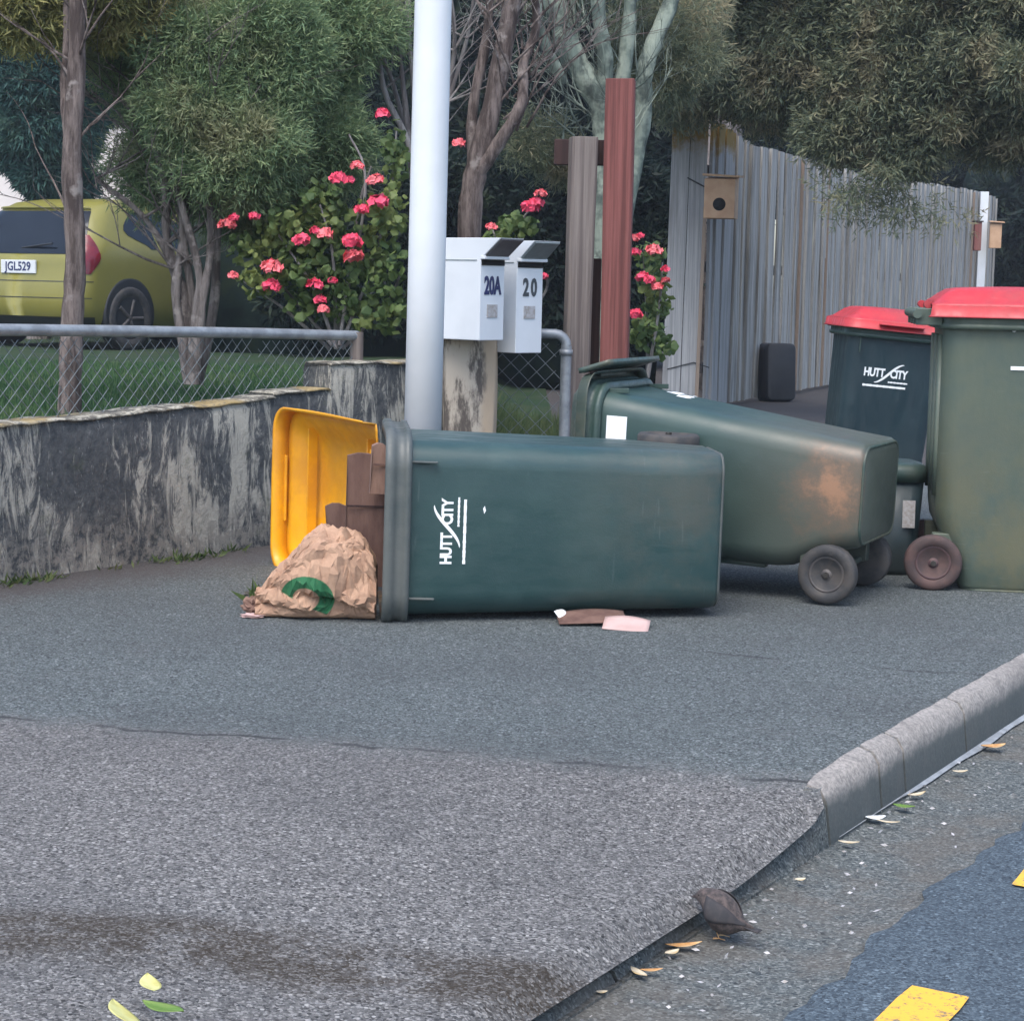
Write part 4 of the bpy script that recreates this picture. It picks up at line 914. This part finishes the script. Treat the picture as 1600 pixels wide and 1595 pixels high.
# ------------------------------------------------------------ fallen leaves
def leaf(c, L_, W_2, rz, curl, mat, label, name='fallen_leaf', group='leaves lying in the gutter', pitch=0, lift=.003):
    root = tag(MB().grid(lambda u, v: ((u-.5)*L_, (v-.5)*W_2*math.sin(math.pi*min(1, max(0,u)))**.9*(1-.25*u), lift+curl*(u-.5)**2*L_*2+curl*abs(v-.5)*W_2), 14, 8).build(name, mat, solid=.0008), label, 'leaf', group)
    root.location = c; root.rotation_euler = (pitch, 0, rz); return root
LV = [((1552,1168),.075,.04,20,'orange','orange-brown curled leaf farthest up the gutter'),((1500,1207),.04,.018,10,'pale','pale leaf scrap second from the far end of the gutter'),((1432,1243),.06,.02,35,'pale','thin pale leaf in the gutter beside a green one'),
 ((1412,1262),.05,.03,-20,'gleaf','dull green leaf in the gutter below the thin pale one'),((1368,1280),.05,.035,15,'print','whitest scrap, bright white, in the middle of the gutter'),((1388,1286),.05,.012,-15,'pale','narrow twig-like pale leaf touching the bright white scrap'),
 ((1326,1318),.045,.016,-8,'pale','flat white sliver in the gutter where the kerb drops'),((1250,1376),.025,.018,20,'pale','tiny pale speck in the channel right of the bird'),((1068,1479),.07,.022,15,'orange','tan curled leaf in the gutter just left of the bird'),
 ((1050,1490),.035,.02,40,'pale','pale scrap touching the tan leaf left of the bird'),((998,1522),.05,.02,-60,'pale','bent pale leaf in the gutter, second nearest the camera'),((1018,1518),.04,.014,10,'orange','small orange leaf beside the bent pale leaf'),((940,1552),.02,.014,10,'pale','white speck nearest the camera in the gutter')]
for (pp, L_, W_2, rz, mt, lb) in LV: leaf(G(pp[0],pp[1],ZR+.006), L_, W_2, R(rz), .12, M[mt], lb)
g0 = G(215,1600); 
leaf(g0+Vector((-.015,-.03,.022)), .115, .050, R(118), .05, M['yleaf'], 'yellow-green pointed leaf, leftmost on the nearest pavement', group='leaves on the near pavement', pitch=R(25))
g0 = G(236,1552); leaf(g0+Vector((.0,-.01,.015)), .075, .036, R(108), .08, M['yleaf'], 'small upright yellow leaf between its two neighbours on the near pavement', group='leaves on the near pavement', pitch=R(10))
g0 = G(256,1590); leaf(g0+Vector((.0,-.01,.015)), .075, .042, R(150), .08, M['gleaf'], 'greener leaf, rightmost of the three on the near pavement', group='leaves on the near pavement', pitch=R(5))
n = 300; tt = rng.random(n)*5-2.2; oo = .03+rng.random(n)**2*.22; pts_ = np.array([tuple(kpt(a, b, ZR+.004)) for a, b in zip(tt, oo)])
V, Fc = blades(pts_, np.stack([rng.normal(size=n), rng.normal(size=n), rng.random(n)*.25],1), .014, .006)
tag(npmesh('grit', V, Fc, M['stick']), 'small pale grit and leaf crumbs scattered along the gutter', 'grit', kind='stuff')
# weed by the bag
root = empty('small_weed', (-.80,6.22,0), None, 'small green weed sprouting left of the paper bag', 'weed'); n = 60
V, Fc = blades(rng.normal(size=(n,3))*[.02,.02,.0], np.stack([rng.normal(size=n)*.7, rng.normal(size=n)*.7, np.ones(n)*.9],1), .07, .016); npmesh('leaves', V, Fc, M['lf_ger'], root)

# ------------------------------------------------------------ yellow hatchback
def car():
    fwd = Vector((.50,.866,0)).normalized(); d0 = 19.0; rc = P(124, 420, d0); right = Vector((fwd.y,-fwd.x,0))
    base = Vector((rc.x, d0, .29)) - right*.86
    m = Matrix(((right.x,fwd.x,0),(right.y,fwd.y,0),(0,0,1)))   # local X right, Y forward
    root = empty('hatchback_car', base, m, 'yellow hatchback car parked behind the trees, seen from the rear corner', 'car')
    T = [(.18,.14,3.85,.76),(.30,.05,3.95,.83),(.42,.0,3.98,.855),(.60,.0,3.98,.865),(.75,.04,3.95,.87),(.88,.06,3.80,.868),(.96,.10,3.2,.86),(1.02,.15,2.98,.845),(1.15,.24,2.72,.79),(1.28,.33,2.48,.735),(1.38,.42,2.28,.685),(1.45,.55,2.05,.63),(1.49,.80,1.8,.52)]
    def at(z):
        for i in range(len(T)-1):
            if z <= T[i+1][0]:
                t = (z-T[i][0])/(T[i+1][0]-T[i][0]); t = max(0, t); return [T[i][k]*(1-t)+T[i+1][k]*t for k in (1,2,3)]
        return T[-1][1:]
    def pt(t, z, off=0):
        """t: 0..1 rear centre to corner, 1..2 corner arc, 2..3 side to the front corner; right side"""
        r0, f0, w_ = at(z); cr = .24; w2 = w_+off; r2 = r0-off
        if t <= 1: return Vector((t*(w2-cr), r2-.0*t, z))
        if t <= 2: a = (t-1)*math.pi/2; return Vector((w2-cr+cr*math.sin(a), r2+cr-cr*math.cos(a), z))
        return Vector((w2, r2+cr+(t-2)*(f0-r2-cr-.3), z))
    def full(z):
        ts = [i/5 for i in range(5)]+[1+i/6 for i in range(6)]+[2+i/16 for i in range(17)]
        rp = [pt(t, z) for t in ts]; r0, f0, w_ = at(z)
        fr = [Vector((w_-.3+.3*math.cos(a), f0-.3+.3*math.sin(a), z)) for a in [R(18*k) for k in range(1,6)]]
        half = rp+fr; return half+[Vector((-v.x, v.y, v.z)) for v in half[::-1]]
    zs = [.18,.24,.30,.42,.5,.6,.68,.75,.82,.88,.92,.96,1.02,1.08,1.15,1.22,1.28,1.34,1.38,1.42,1.45,1.475,1.49]
    mb = MB(); mb.loft([full(z) for z in zs], (True, False)); top = full(1.49); mb.loft([top, [Vector((v.x*.4, 1.3+(v.y-1.3)*.4, 1.505)) for v in top]], (False, True)); mb.build('body', M['carpaint'], root)
    def patch(name, tf, zf, mat, nu=10, nv=8, mirror=False, par=root, off=.006):
        mb = MB()
        def fn(u, v):
            z = zf[0]+(zf[1]-zf[0])*v; a, b = tf(v); p = pt(a+(b-a)*u, z, off); return Vector((-p.x, p.y, p.z)) if mirror else p
        mb.grid(fn, nu, nv); return mb.build(name, mat, par)
    # rear glass (both halves joined)
    mb = MB()
    def rg(u, v):
        z = .93+.43*v; s_ = (u-.5)*2; p = pt(min(1.45-.0*v, abs(s_)*1.42), z, .006); return Vector((math.copysign(p.x, s_), p.y, p.z))
    mb.grid(rg, 24, 8); mb.build('rear_window', M['glass'], root)
    mb = MB(); mb.grid(lambda u, v: (lambda p, s_: Vector((math.copysign(p.x, s_), p.y-.05*v, p.z)))(pt(min(1.4, abs((u-.5)*2)*1.4), 1.38+.02*v, .01), (u-.5)*2), 16, 3); mb.build('spoiler', M['carpaint'], root, solid=.02)
    for mir in (False, True):
        patch('tail_light', lambda v: (1.15+.10*abs(v-.4), 1.98-.75*max(0,v-.45)*1.2-.55*max(0,.35-v)*1.4), (.74,1.12), M['taillight'], 10, 10, mir)
        patch('side_window', lambda v: (2.12+.17*(1-smooth(0,.5,v))+.06*smooth(.6,1,v), 2.34), (1.0,1.36), M['glass'], 8, 8, mir)
        patch('side_window', lambda v: (2.37, 2.72-.12*v), (1.0,1.36), M['glass'], 8, 8, mir)
        sg = -1 if mir else 1
        mb = MB(); mb.tube([(sg*.870, 1.62, .84),(sg*.905, 1.64, .845),(sg*.905, 1.80, .845),(sg*.870,1.82,.84)], .011, 8); mb.build('door_handle', M['carpaint'], root)
        for yy in (.72, 3.22):
            mb = MB(); mb.lathe((sg*.79, yy, .345), (sg,0,0), [(0,.365),(.078,.365),(.080,.34)], 36); mb.build('wheel_arch', M['cartrim'], root)
            mb = MB(); mb.lathe((sg*.72, yy, .31), (sg,0,0), [(0,.31),(.155,.31),(.165,.29),(.16,.22),(.14,.20)], 36); w_ = mb.build('wheel', M['rubber'], root)
            mb = MB(); mb.lathe((sg*.72, yy, .31), (sg,0,0), [(.12,.205),(.15,.20),(.135,.17),(.13,.05),(.15,.03),(.152,.001)], 24)
            for k in range(5):
                a = 2*math.pi*k/5; mb.tube([(sg*.86, yy+.03*math.cos(a), .31+.03*math.sin(a)), (sg*.865, yy+.19*math.cos(a), .31+.19*math.sin(a))], .022, 6)
            mb.build('wheel_rim', M['hub'], w_)
    mb = MB(); mb.grid(lambda u, v: (lambda p, s_: Vector((math.copysign(p.x, s_), p.y, p.z)))(pt(min(1.9, abs((u-.5)*2)*1.9), .20+.12*v, .012), (u-.5)*2), 20, 3); mb.build('bumper_lower', M['cartrim'], root)
    for zz in (.66, .50):
        mb = MB(); mb.grid(lambda u, v: (lambda p, s_: Vector((math.copysign(p.x, s_), p.y, p.z)))(pt(min(1.85, abs((u-.5)*2)*1.85), zz+.008*v, .003), (u-.5)*2), 20, 1); mb.build('panel_gap', M['cartrim'], root)
    mb = MB(); mb.box((.80,.02,.44), (.05,.02,.22)); mb.build('reflector', M['cartrim'], root, .005)
    mb = MB(); mb.box((.04,.030,.80), (.46,.02,.13)); mb.build('number_plate', M['plate'], root, .004)
    text_obj('JGL529', 'plate_number', .12, M['ink'], root, Matrix.Translation((.04,.018,.80)) @ Euler((R(90),0,0)).to_matrix().to_4x4(), .001, .002, .95)
    mb = MB(); mb.tube([(0,.12,.985),(.42,.10,1.03)], .010, 8); mb.build('rear_wiper', M['cartrim'], root)
car()

# ------------------------------------------------------------ house far behind
hb = P(120, 300, 26); root = empty('house', (hb.x, 26, .2), Euler((0,0,R(4))).to_matrix(), 'pale rendered house wall glimpsed behind the car through the trees', 'house')
mb = MB(); mb.box((.6,1.5,1.7), (8.6,3,3.5)); mb.build('wall', M['plaster'], root, .02)
mb = MB(); mb.loft([[(-4.1,-.4,3.45),(5.3,-.4,3.45),(5.3,3.4,3.45),(-4.1,3.4,3.45)],[(-3.6,1.4,4.6),(4.8,1.4,4.6),(4.8,1.6,4.6),(-3.6,1.6,4.6)]], smooth=False); mb.build('roof', M['rooftile'], root)
mb = MB(); mb.box((3.3,-.02,1.9), (1.1,.06,1.0)); q_ = mb.build('window', M['glass'], root); mb = MB(); mb.box((3.3,-.04,2.43), (1.25,.06,.07)); mb.box((3.3,-.04,1.37), (1.25,.06,.07)); mb.build('window_frame', M['box_white'], q_)

# ------------------------------------------------------------ trees and shrubs
def tree_root(name, base, label, cat='tree', group=None): return empty(name, base, None, label, cat, group)
def lp(root, v): return Vector(v)-root.matrix_world.translation
# A. slim trunk at the left
b_ = P(108,640,8.2); b_.z = .40; root = tree_root('slim_tree', b_, 'slim-trunked tree standing in front of the car at the left')
mb = MB(); limb(mb, [lp(root, b_), lp(root, P(112,520,8.2)), lp(root, P(118,400,8.2)), lp(root, P(112,250,8.2)), lp(root, P(120,100,8.2)), lp(root, P(122,-40,8.2)), lp(root, P(130,-200,8.2))], .050, .030, 12, .08)
limb(mb, [lp(root, P(112,270,8.2)), lp(root, P(100,150,8.25)), lp(root, P(104,40,8.3)), lp(root, P(96,-80,8.3))], .02, .01, 8)
for k in range(9): twigs(mb, lp(root, P(118,random.uniform(-60,380),8.2)), (random.uniform(-1,1),random.uniform(-.5,.5),.6), .45, .007, 1)
mb.build('trunk', M['bark_red'], root)
o = crown('crown', [(40,10,8.45,90,40,.2),(180,-10,8.6,90,40,.2),(60,-40,8.9,130,45,.3),(180,-40,8.9,120,50,.3),(20,-90,8.8,200,80,.5),(150,-110,8.8,160,70,.5)], M['lf_olive'], None, 110, 8, .10, .045, .007, .4)
def adopt(o, root): o.data.transform(Matrix.Translation(-root.matrix_world.translation)); o.parent = root
adopt(o, root)
# B. multi-stemmed feathery tree
b_ = P(300,640,9.0); b_.z = .39; root = tree_root('feathery_tree', b_, 'multi-stemmed feathery green tree in front of the car side and flower bush')
mb = MB(); st = [((300,600),(290,480),(262,380),(258,300),(236,180),(230,0)),((300,600),(300,470),(285,350),(290,200),(280,-20)),((305,600),(315,480),(330,380),(325,240),(350,100),(390,-20)),((295,600),(280,500),(270,420),(225,340),(150,280)),((310,600),(335,470),(345,330),(400,200),(440,40)),((298,600),(305,500),(310,420),(268,250),(262,60),(245,-60)),((300,600),(275,470),(285,380),(300,260),(315,120),(310,-30))]
for k, pth in enumerate(st): limb(mb, [lp(root, P(px, py, 8.78+.06*math.sin(k*2+i*.5))) for i, (px, py) in enumerate(pth)], .024 if k else .03, .009, 8, .15)
for k in range(44):
    pth = st[k % 7]; i = random.randint(2, len(pth)-1); a = P(*pth[i], 8.8); twigs(mb, lp(root, a), (random.uniform(-1,1),random.uniform(-.6,.4),random.uniform(.1,1)), random.uniform(.3,.7), .007, 2)
for k in range(16): twigs(mb, lp(root, P(random.uniform(130,260),random.uniform(60,200),9.0)), (random.uniform(-1,.3),random.uniform(-.3,.4),random.uniform(-.2,1)), .4, .006, 1)
mb.build('trunk', M['bark_grey'], root)
o = crown('crown', [(330,120,9.15,110,90,.22),(440,120,9.15,100,120,.22),(490,70,9.15,90,80,.22),(390,240,9.15,110,90,.22),(310,215,9.15,80,80,.2),(245,110,9.15,50,70,.2),(260,30,9.15,110,80,.25),(400,-30,9.2,180,90,.35),(300,150,8.72,45,60,.1),(380,230,8.72,60,60,.1),(270,60,8.72,50,40,.1),(420,90,8.8,60,70,.12),(340,290,8.75,50,35,.1),(460,235,9.15,70,70,.2)], M['lf_feather'], None, 105, 9, .12, .040, .006, .2, .6)
adopt(o, root)
# C. bare branching shrub behind the pole
b_ = P(655,520,9.4); b_.z = .3; root = tree_root('bare_tree', b_, 'bare pale-twigged small tree directly behind the white pole')
mb = MB(); st = [((660,520),(650,350),(640,240),(610,120),(570,40),(530,-20)),((660,520),(655,330),(650,200),(640,60),(640,-40)),((660,500),(648,260),(600,140),(590,20),(600,-60)),((660,500),(670,300),(700,160),(730,60),(745,-40)),((665,480),(680,250),(710,80),(700,-40)),((655,400),(640,230),(625,90),(612,-20))]
for k, pth in enumerate(st): limb(mb, [lp(root, P(px, py, 9.4+.08*math.sin(k*1.7+i))) for i, (px, py) in enumerate(pth)], .020, .006, 8, .1)
for k in range(40):
    pth = st[k % 6]; i = random.randint(2, len(pth)-1); twigs(mb, lp(root, P(*pth[i], 9.4)), (random.uniform(-1,1),random.uniform(-.5,.5),random.uniform(.3,1)), random.uniform(.3,.65), .0055, 2)
mb.build('trunk', M['bark_pale'], root)
# D. brown trunk that forks right of the pole
b_ = P(735,560,9.3); b_.z = .2; root = tree_root('forked_tree', b_, 'brown rough-barked forked tree between the white pole and the posts')
mb = MB(); limb(mb, [lp(root, b_), lp(root, P(733,370,9.3)), lp(root, P(745,260,9.3)), lp(root, P(768,170,9.3)), lp(root, P(790,60,9.3)), lp(root, P(810,-60,9.3))], .062, .04, 12, .1)
limb(mb, [lp(root, P(748,270,9.28)), lp(root, P(785,215,9.25)), lp(root, P(815,160,9.25)), lp(root, P(818,100,9.3)), lp(root, P(838,40,9.35)), lp(root, P(830,-50,9.35))], .034, .016, 10, .12)
limb(mb, [lp(root, P(742,300,9.32)), lp(root, P(738,180,9.35)), lp(root, P(760,60,9.4)), lp(root, P(770,-50,9.4))], .03, .018, 10, .12)
for k in range(22): twigs(mb, lp(root, P(random.uniform(760,830),random.uniform(-20,220),9.3)), (random.uniform(-.8,1),random.uniform(-.5,.5),.7), .5, .007, 2)
mb.build('trunk', M['bark_red'], root)
# E. greenish lichen trunk behind the posts
b_ = P(945,560,10.6); b_.z = .1; root = tree_root('lichen_tree', b_, 'lichen-green branching tree rising behind the two timber posts')
mb = MB(); limb(mb, [lp(root, b_), lp(root, P(948,300,10.6)), lp(root, P(940,170,10.6)), lp(root, P(895,90,10.6)), lp(root, P(865,0,10.6)), lp(root, P(850,-80,10.6))], .085, .05, 12, .1)
limb(mb, [lp(root, P(940,190,10.6)), lp(root, P(946,100,10.55)), lp(root, P(935,20,10.5)), lp(root, P(930,-80,10.5))], .05, .03, 10)
limb(mb, [lp(root, P(948,220,10.6)), lp(root, P(975,110,10.6)), lp(root, P(985,0,10.6)), lp(root, P(990,-80,10.6))], .045, .03, 10)
limb(mb, [lp(root, P(955,420,10.7)), lp(root, P(1000,200,10.7)), lp(root, P(1010,100,10.7)), lp(root, P(1050,0,10.8)), lp(root, P(1070,-80,10.8))], .06, .035, 10)
limb(mb, [lp(root, P(880,130,10.5)), lp(root, P(850,60,10.4)), lp(root, P(835,-30,10.4))], .03, .018, 8)
for k in range(60): twigs(mb, lp(root, P(random.uniform(850,1000),random.uniform(-40,230),10.6)), (random.uniform(-1,.5),random.uniform(-.6,.4),random.uniform(0,1)), .42, .006, 2)
mb.build('trunk', M['bark_lichen'], root)
o = crown('crown', [(870,215,11,50,35,.3),(1050,60,11.3,70,80,.4),(860,-60,11,120,50,.4),(1020,30,11.5,50,40,.4)], M['lf_conifer'], None, 45, 8, .12, .05, .006, .3)
adopt(o, root)
# F. large conifer over the fence
b_ = Vector((1.9,20.0,0)); root = tree_root('large_conifer', b_, 'large feathery dark conifer overhanging the board fence at the right')
mb = MB(); limb(mb, [lp(root, b_), lp(root, b_+Vector((.1,-.2,2.5))), lp(root, b_+Vector((.3,-.4,6)))], .25, .14, 12)
for k in range(70): twigs(mb, lp(root, P(random.uniform(1080,1620),random.uniform(-80,110),15.5+random.uniform(-.5,.8))), (random.uniform(-.3,1),random.uniform(-1,.2),random.uniform(-.3,.5)), .7, .012, 1)
mb.build('trunk', M['bark_grey'], root)
cl = [(1120,60,15.3,110,90,.6),(1060,130,15.9,60,60,.4),(1240,60,15,130,100,.7),(1200,120,15.6,90,55,.5),(1290,100,14.8,100,70,.6),(1400,70,14.6,130,90,.7),(1380,160,14.5,90,55,.5),(1500,40,14.4,130,100,.8),(1490,140,14.3,100,65,.6),(1600,90,14.3,100,110,.8),(1590,205,14.4,60,50,.4),(1325,205,14.4,50,35,.3),(1440,225,14.3,60,26,.3),(1250,-60,15,300,80,1.),(1550,-60,14.5,250,90,1.)]
o = crown('crown', cl, M['lf_conifer'], None, 100, 9, .17, .062, .012, .45, .6, sub=12, shell=.1)
adopt(o, root)
cl2 = [(1315,285,14.2,32,20,.15),(1390,275,14.2,45,20,.2),(1440,310,14.2,45,12,.15),(1320,315,14.2,14,14,.1),(1485,335,14.2,28,8,.1),(1410,330,14.2,24,9,.1)]
o = crown('drooping_sprays', cl2, M['lf_conifer'], None, 16, 7, .16, .06, .010, .8, .6, sub=10); adopt(o, root)
# G. cypress behind the car at the left
b_ = P(60,430,22); b_.z = .25; root = tree_root('cypress_tree', b_, 'dark teal drooping cypress behind the car at the far left')
mb = MB(); limb(mb, [(0,0,0),(0,.1,2.5),(.05,.1,5.5)], .14, .06, 10); mb.build('trunk', M['bark_grey'], root)
o = crown('crown', [(70,230,22,42,75,.5),(75,150,22,55,80,.6),(60,80,22,85,80,.7),(110,60,22,80,80,.7),(40,10,22,120,80,.8),(10,130,22,30,50,.4),(60,-80,22,140,80,.9)], M['lf_cyp'], None, 420, 8, .22, .12, .022, 1.0, .45, sub=14, shell=.1)
adopt(o, root)
# H. dark trees closing the background
bt = [(1500,250,36,70,100,'dark tree showing above the far half of the board fence'),(1150,230,36,90,120,'dark tree showing above the near half of the board fence'),(1330,230,38,120,120,'dark tree showing above the middle of the board fence'),(330,330,24,60,150,'dark broad tree behind the feathery tree'),(380,250,25,110,210,'dark tree right behind the flower bush'),(540,220,24,120,240,'dark tree behind the gap left of the white pole'),(700,230,25,130,250,'dark tree directly behind the white pole'),(860,250,24,130,250,'dark tree between the forked trunk and the posts'),(1010,240,25.5,120,250,'dark tree behind the red post'),(1570,330,33,60,130,'dark tree beyond the far end of the board fence'),(1640,380,33,60,130,'dark tree at the right edge beyond the fence'),(70,-30,33,200,130,'dark tall tree above the pale house'),(-160,40,33,160,130,'dark tall tree at the far left above the house')]
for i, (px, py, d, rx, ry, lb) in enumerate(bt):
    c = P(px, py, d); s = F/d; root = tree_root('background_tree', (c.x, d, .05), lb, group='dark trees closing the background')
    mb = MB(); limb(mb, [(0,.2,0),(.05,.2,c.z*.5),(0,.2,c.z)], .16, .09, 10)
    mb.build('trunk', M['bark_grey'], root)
    o = crown('crown', [(px,py,d,rx,ry,1.1),(px,py-ry*.7,d+.3,rx*.9,ry*.6,1.0),(px+rx*.3,py+ry*.3,d,rx*.8,ry*.7,.9),(px-rx*.3,py+ry*.2,d,rx*.8,ry*.7,.9)], M['lf_shaded'], None, 36, 8, .28, .20, .055, .4, .7, sub=5, shell=.1)
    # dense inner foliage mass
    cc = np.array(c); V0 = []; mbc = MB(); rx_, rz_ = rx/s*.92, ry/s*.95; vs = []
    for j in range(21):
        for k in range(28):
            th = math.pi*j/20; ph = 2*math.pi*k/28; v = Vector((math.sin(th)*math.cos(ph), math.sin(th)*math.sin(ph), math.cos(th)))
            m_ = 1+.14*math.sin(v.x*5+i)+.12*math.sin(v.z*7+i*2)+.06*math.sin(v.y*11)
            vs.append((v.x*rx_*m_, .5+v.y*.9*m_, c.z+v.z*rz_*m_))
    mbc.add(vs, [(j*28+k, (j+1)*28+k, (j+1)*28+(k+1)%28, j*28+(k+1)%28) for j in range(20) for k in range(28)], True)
    mbc.build('inner_foliage', M['lf_shaded'], root); adopt(o, root)
# low dark hedge closing the yard behind the lawn
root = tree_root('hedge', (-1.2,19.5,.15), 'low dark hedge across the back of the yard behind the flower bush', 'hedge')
mb = MB(); mb.grid(lambda u, v: (-2.0+4.6*u, .25*math.sin(u*14)-.35*math.sin(math.pi*v), 1.9*v+.10*math.sin(u*23)), 40, 12); mb.build('inner_foliage', M['lf_shaded'], root, solid=.3)
o = crown('leaves', [(px,py,19.0,70,80,.3) for px in (480,580,680,780,880,960) for py in (440,340)], M['lf_shaded'], None, 50, 7, .2, .12, .035, .3, .7, sub=6); adopt(o, root)

# flowering geranium bushes
def flower(root, c, r, mat, seed):
    rb = np.random.default_rng(seed); n = 26; v = unit(rb.normal(size=(n,3))); v[:,2] = np.abs(v[:,2])*.8; cen = np.array(c)+v*r*.75
    Vs = []; Fs = []; k = 0
    for q_, nn in zip(cen, v):
        nn = unit(nn+rb.normal(size=3)*.4); a = unit(np.cross(nn, [.3,.5,.8])); b = np.cross(nn, a); pr = r*.42
        ring_ = [q_+nn*.002+pr*(a*math.cos(t)+b*math.sin(t))*(1+.18*math.cos(5*t)) for t in np.linspace(0, 2*math.pi, 11)[:-1]]
        Vs += [q_]+ring_; Fs += [(k, k+1+i, k+1+(i+1) % 10) for i in range(10)]; k += 11
    return npmesh('flower', np.array(Vs), np.array(Fs), mat, root)
def bush(name, base, label, clumps, stems, flowers, d, dens=30):
    root = tree_root(name, base, label, 'flowering shrub', 'pink flowering shrubs')
    mb = MB()
    for pth in stems: limb(mb, [lp(root, P(px, py, d+random.uniform(-.08,.08))) for px, py in pth], .010, .004, 6)
    mb.build('stems', M['bark_pale'], root)
    Vs = []; Fs = []; off = 0
    for (px, py, rx, ry) in clumps:
        s = F/d; c = np.array(P(px, py, d)); n = int(dens*rx*ry/100)
        cc = ellip(n, c, (rx/s, .16, ry/s), .1); nn = unit(rng.normal(size=(n,3))+[0,-.7,.6]); a = unit(np.cross(nn, rng.normal(size=(n,3)))); b = np.cross(nn, a); r_ = (.012+.016*rng.random(n))[:,None]
        ks = [cc+r_*(a*math.cos(t)+b*math.sin(t)*.9)+nn*r_*.25*(i % 2) for i, t in enumerate(np.linspace(0, 2*math.pi, 7)[:-1])]
        V = np.stack(ks, 1).reshape(-1,3); Vs.append(V); Fs.append(np.arange(n*6).reshape(n,6)+off); off += n*6
    o = npmesh('leaves', np.concatenate(Vs), np.concatenate(Fs), M['lf_ger'], None); adopt(o, root)
    for k, (px, py, r_) in enumerate(flowers):
        c = lp(root, P(px, py, d-.12-.05*random.random())); flower(root, (c.x,c.y,c.z), r_/(F/d), M['petal'] if k % 3 else M['petal2'], k)
b_ = P(500,560,8.75); b_.z = .4
bush('geranium_bush', b_, 'large pink-flowered bush behind the wire fence left of the white pole',
 [(390,390,35,30),(410,440,40,30),(450,350,50,30),(470,430,50,45),(520,370,55,50),(520,440,50,50),(560,480,55,35),(590,420,45,60),(600,330,40,50),(500,310,40,30),(620,240,22,50),(480,480,35,22),(610,490,30,35),(440,380,25,40)],
 [((520,540),(470,480),(400,400)),((525,545),(520,400),(500,320)),((530,545),(580,420),(610,300),(620,200)),((520,540),(560,380),(570,270),(545,210)),((515,545),(440,480),(380,440)),((535,545),(600,480),(630,420)),((530,540),(560,330),(580,260)),((525,545),(490,450),(430,360))],
 [(355,353,14),(365,342,9),(397,340,10),(425,420,17),(424,450,15),(472,378,15),(508,368,14),(492,362,9),(550,380,17),(552,405,18),(528,282,15),(545,284,10),(587,284,14),(590,318,18),(566,330,13),(558,262,11),(490,447,14),(500,470,11),(505,485,10),(598,180,12),(520,440,8),(364,432,9)], 8.75, 9)
b_ = P(800,520,9.0); b_.z = .3
bush('geranium_bush', b_, 'small pink-flowered bush behind the letterboxes', [(812,352,34,18),(780,372,22,12),(800,400,30,25)], [((800,520),(805,430),(815,350),(835,320)),((800,520),(790,420),(770,360)),((800,520),(850,460),(855,430))],
 [(845,304,10),(830,326,16),(838,320,13),(768,356,9),(822,322,8),(850,434,8),(717,226,11)], 9.0, 20)
b_ = P(1010,560,9.6); b_.z = .1
bush('geranium_bush', b_, 'pink-flowered bush between the red post and the board fence', [(1015,400,25,22),(1018,440,28,25),(1030,480,22,25),(1010,520,30,30),(1035,540,20,20)], [((1012,590),(1010,480),(1005,390)),((1012,590),(1030,480),(1035,410))],
 [(990,374,9),(1000,370,7),(992,396,10),(1022,393,13),(1005,436,12),(1016,440,10),(1027,450,10),(1040,422,8),(993,493,12),(1040,440,8)], 9.6, 14)
# ------------------------------------------------------------ haze volume added in place of windscreen glare, lifts the darks
mb = MB(); mb.box((0,22,3.2), (70,62,8.5)); hz = mb.build('haze', [], None)
hm = bpy.data.materials.new('veil_haze'); hm.use_nodes = True; ht = hm.node_tree; ht.nodes.clear()
hv = ht.nodes.new('ShaderNodeVolumePrincipled'); ho = ht.nodes.new('ShaderNodeOutputMaterial'); hv.inputs['Color'].default_value = (.80,.88,1,1); hv.inputs['Density'].default_value = .0014; hv.inputs['Anisotropy'].default_value = .2
ht.links.new(hv.outputs[0], ho.inputs['Volume']); hz.data.materials.append(hm); tag(hz, kind='stuff', label='added thin haze standing in for windscreen glare over the dark tones', cat='haze')
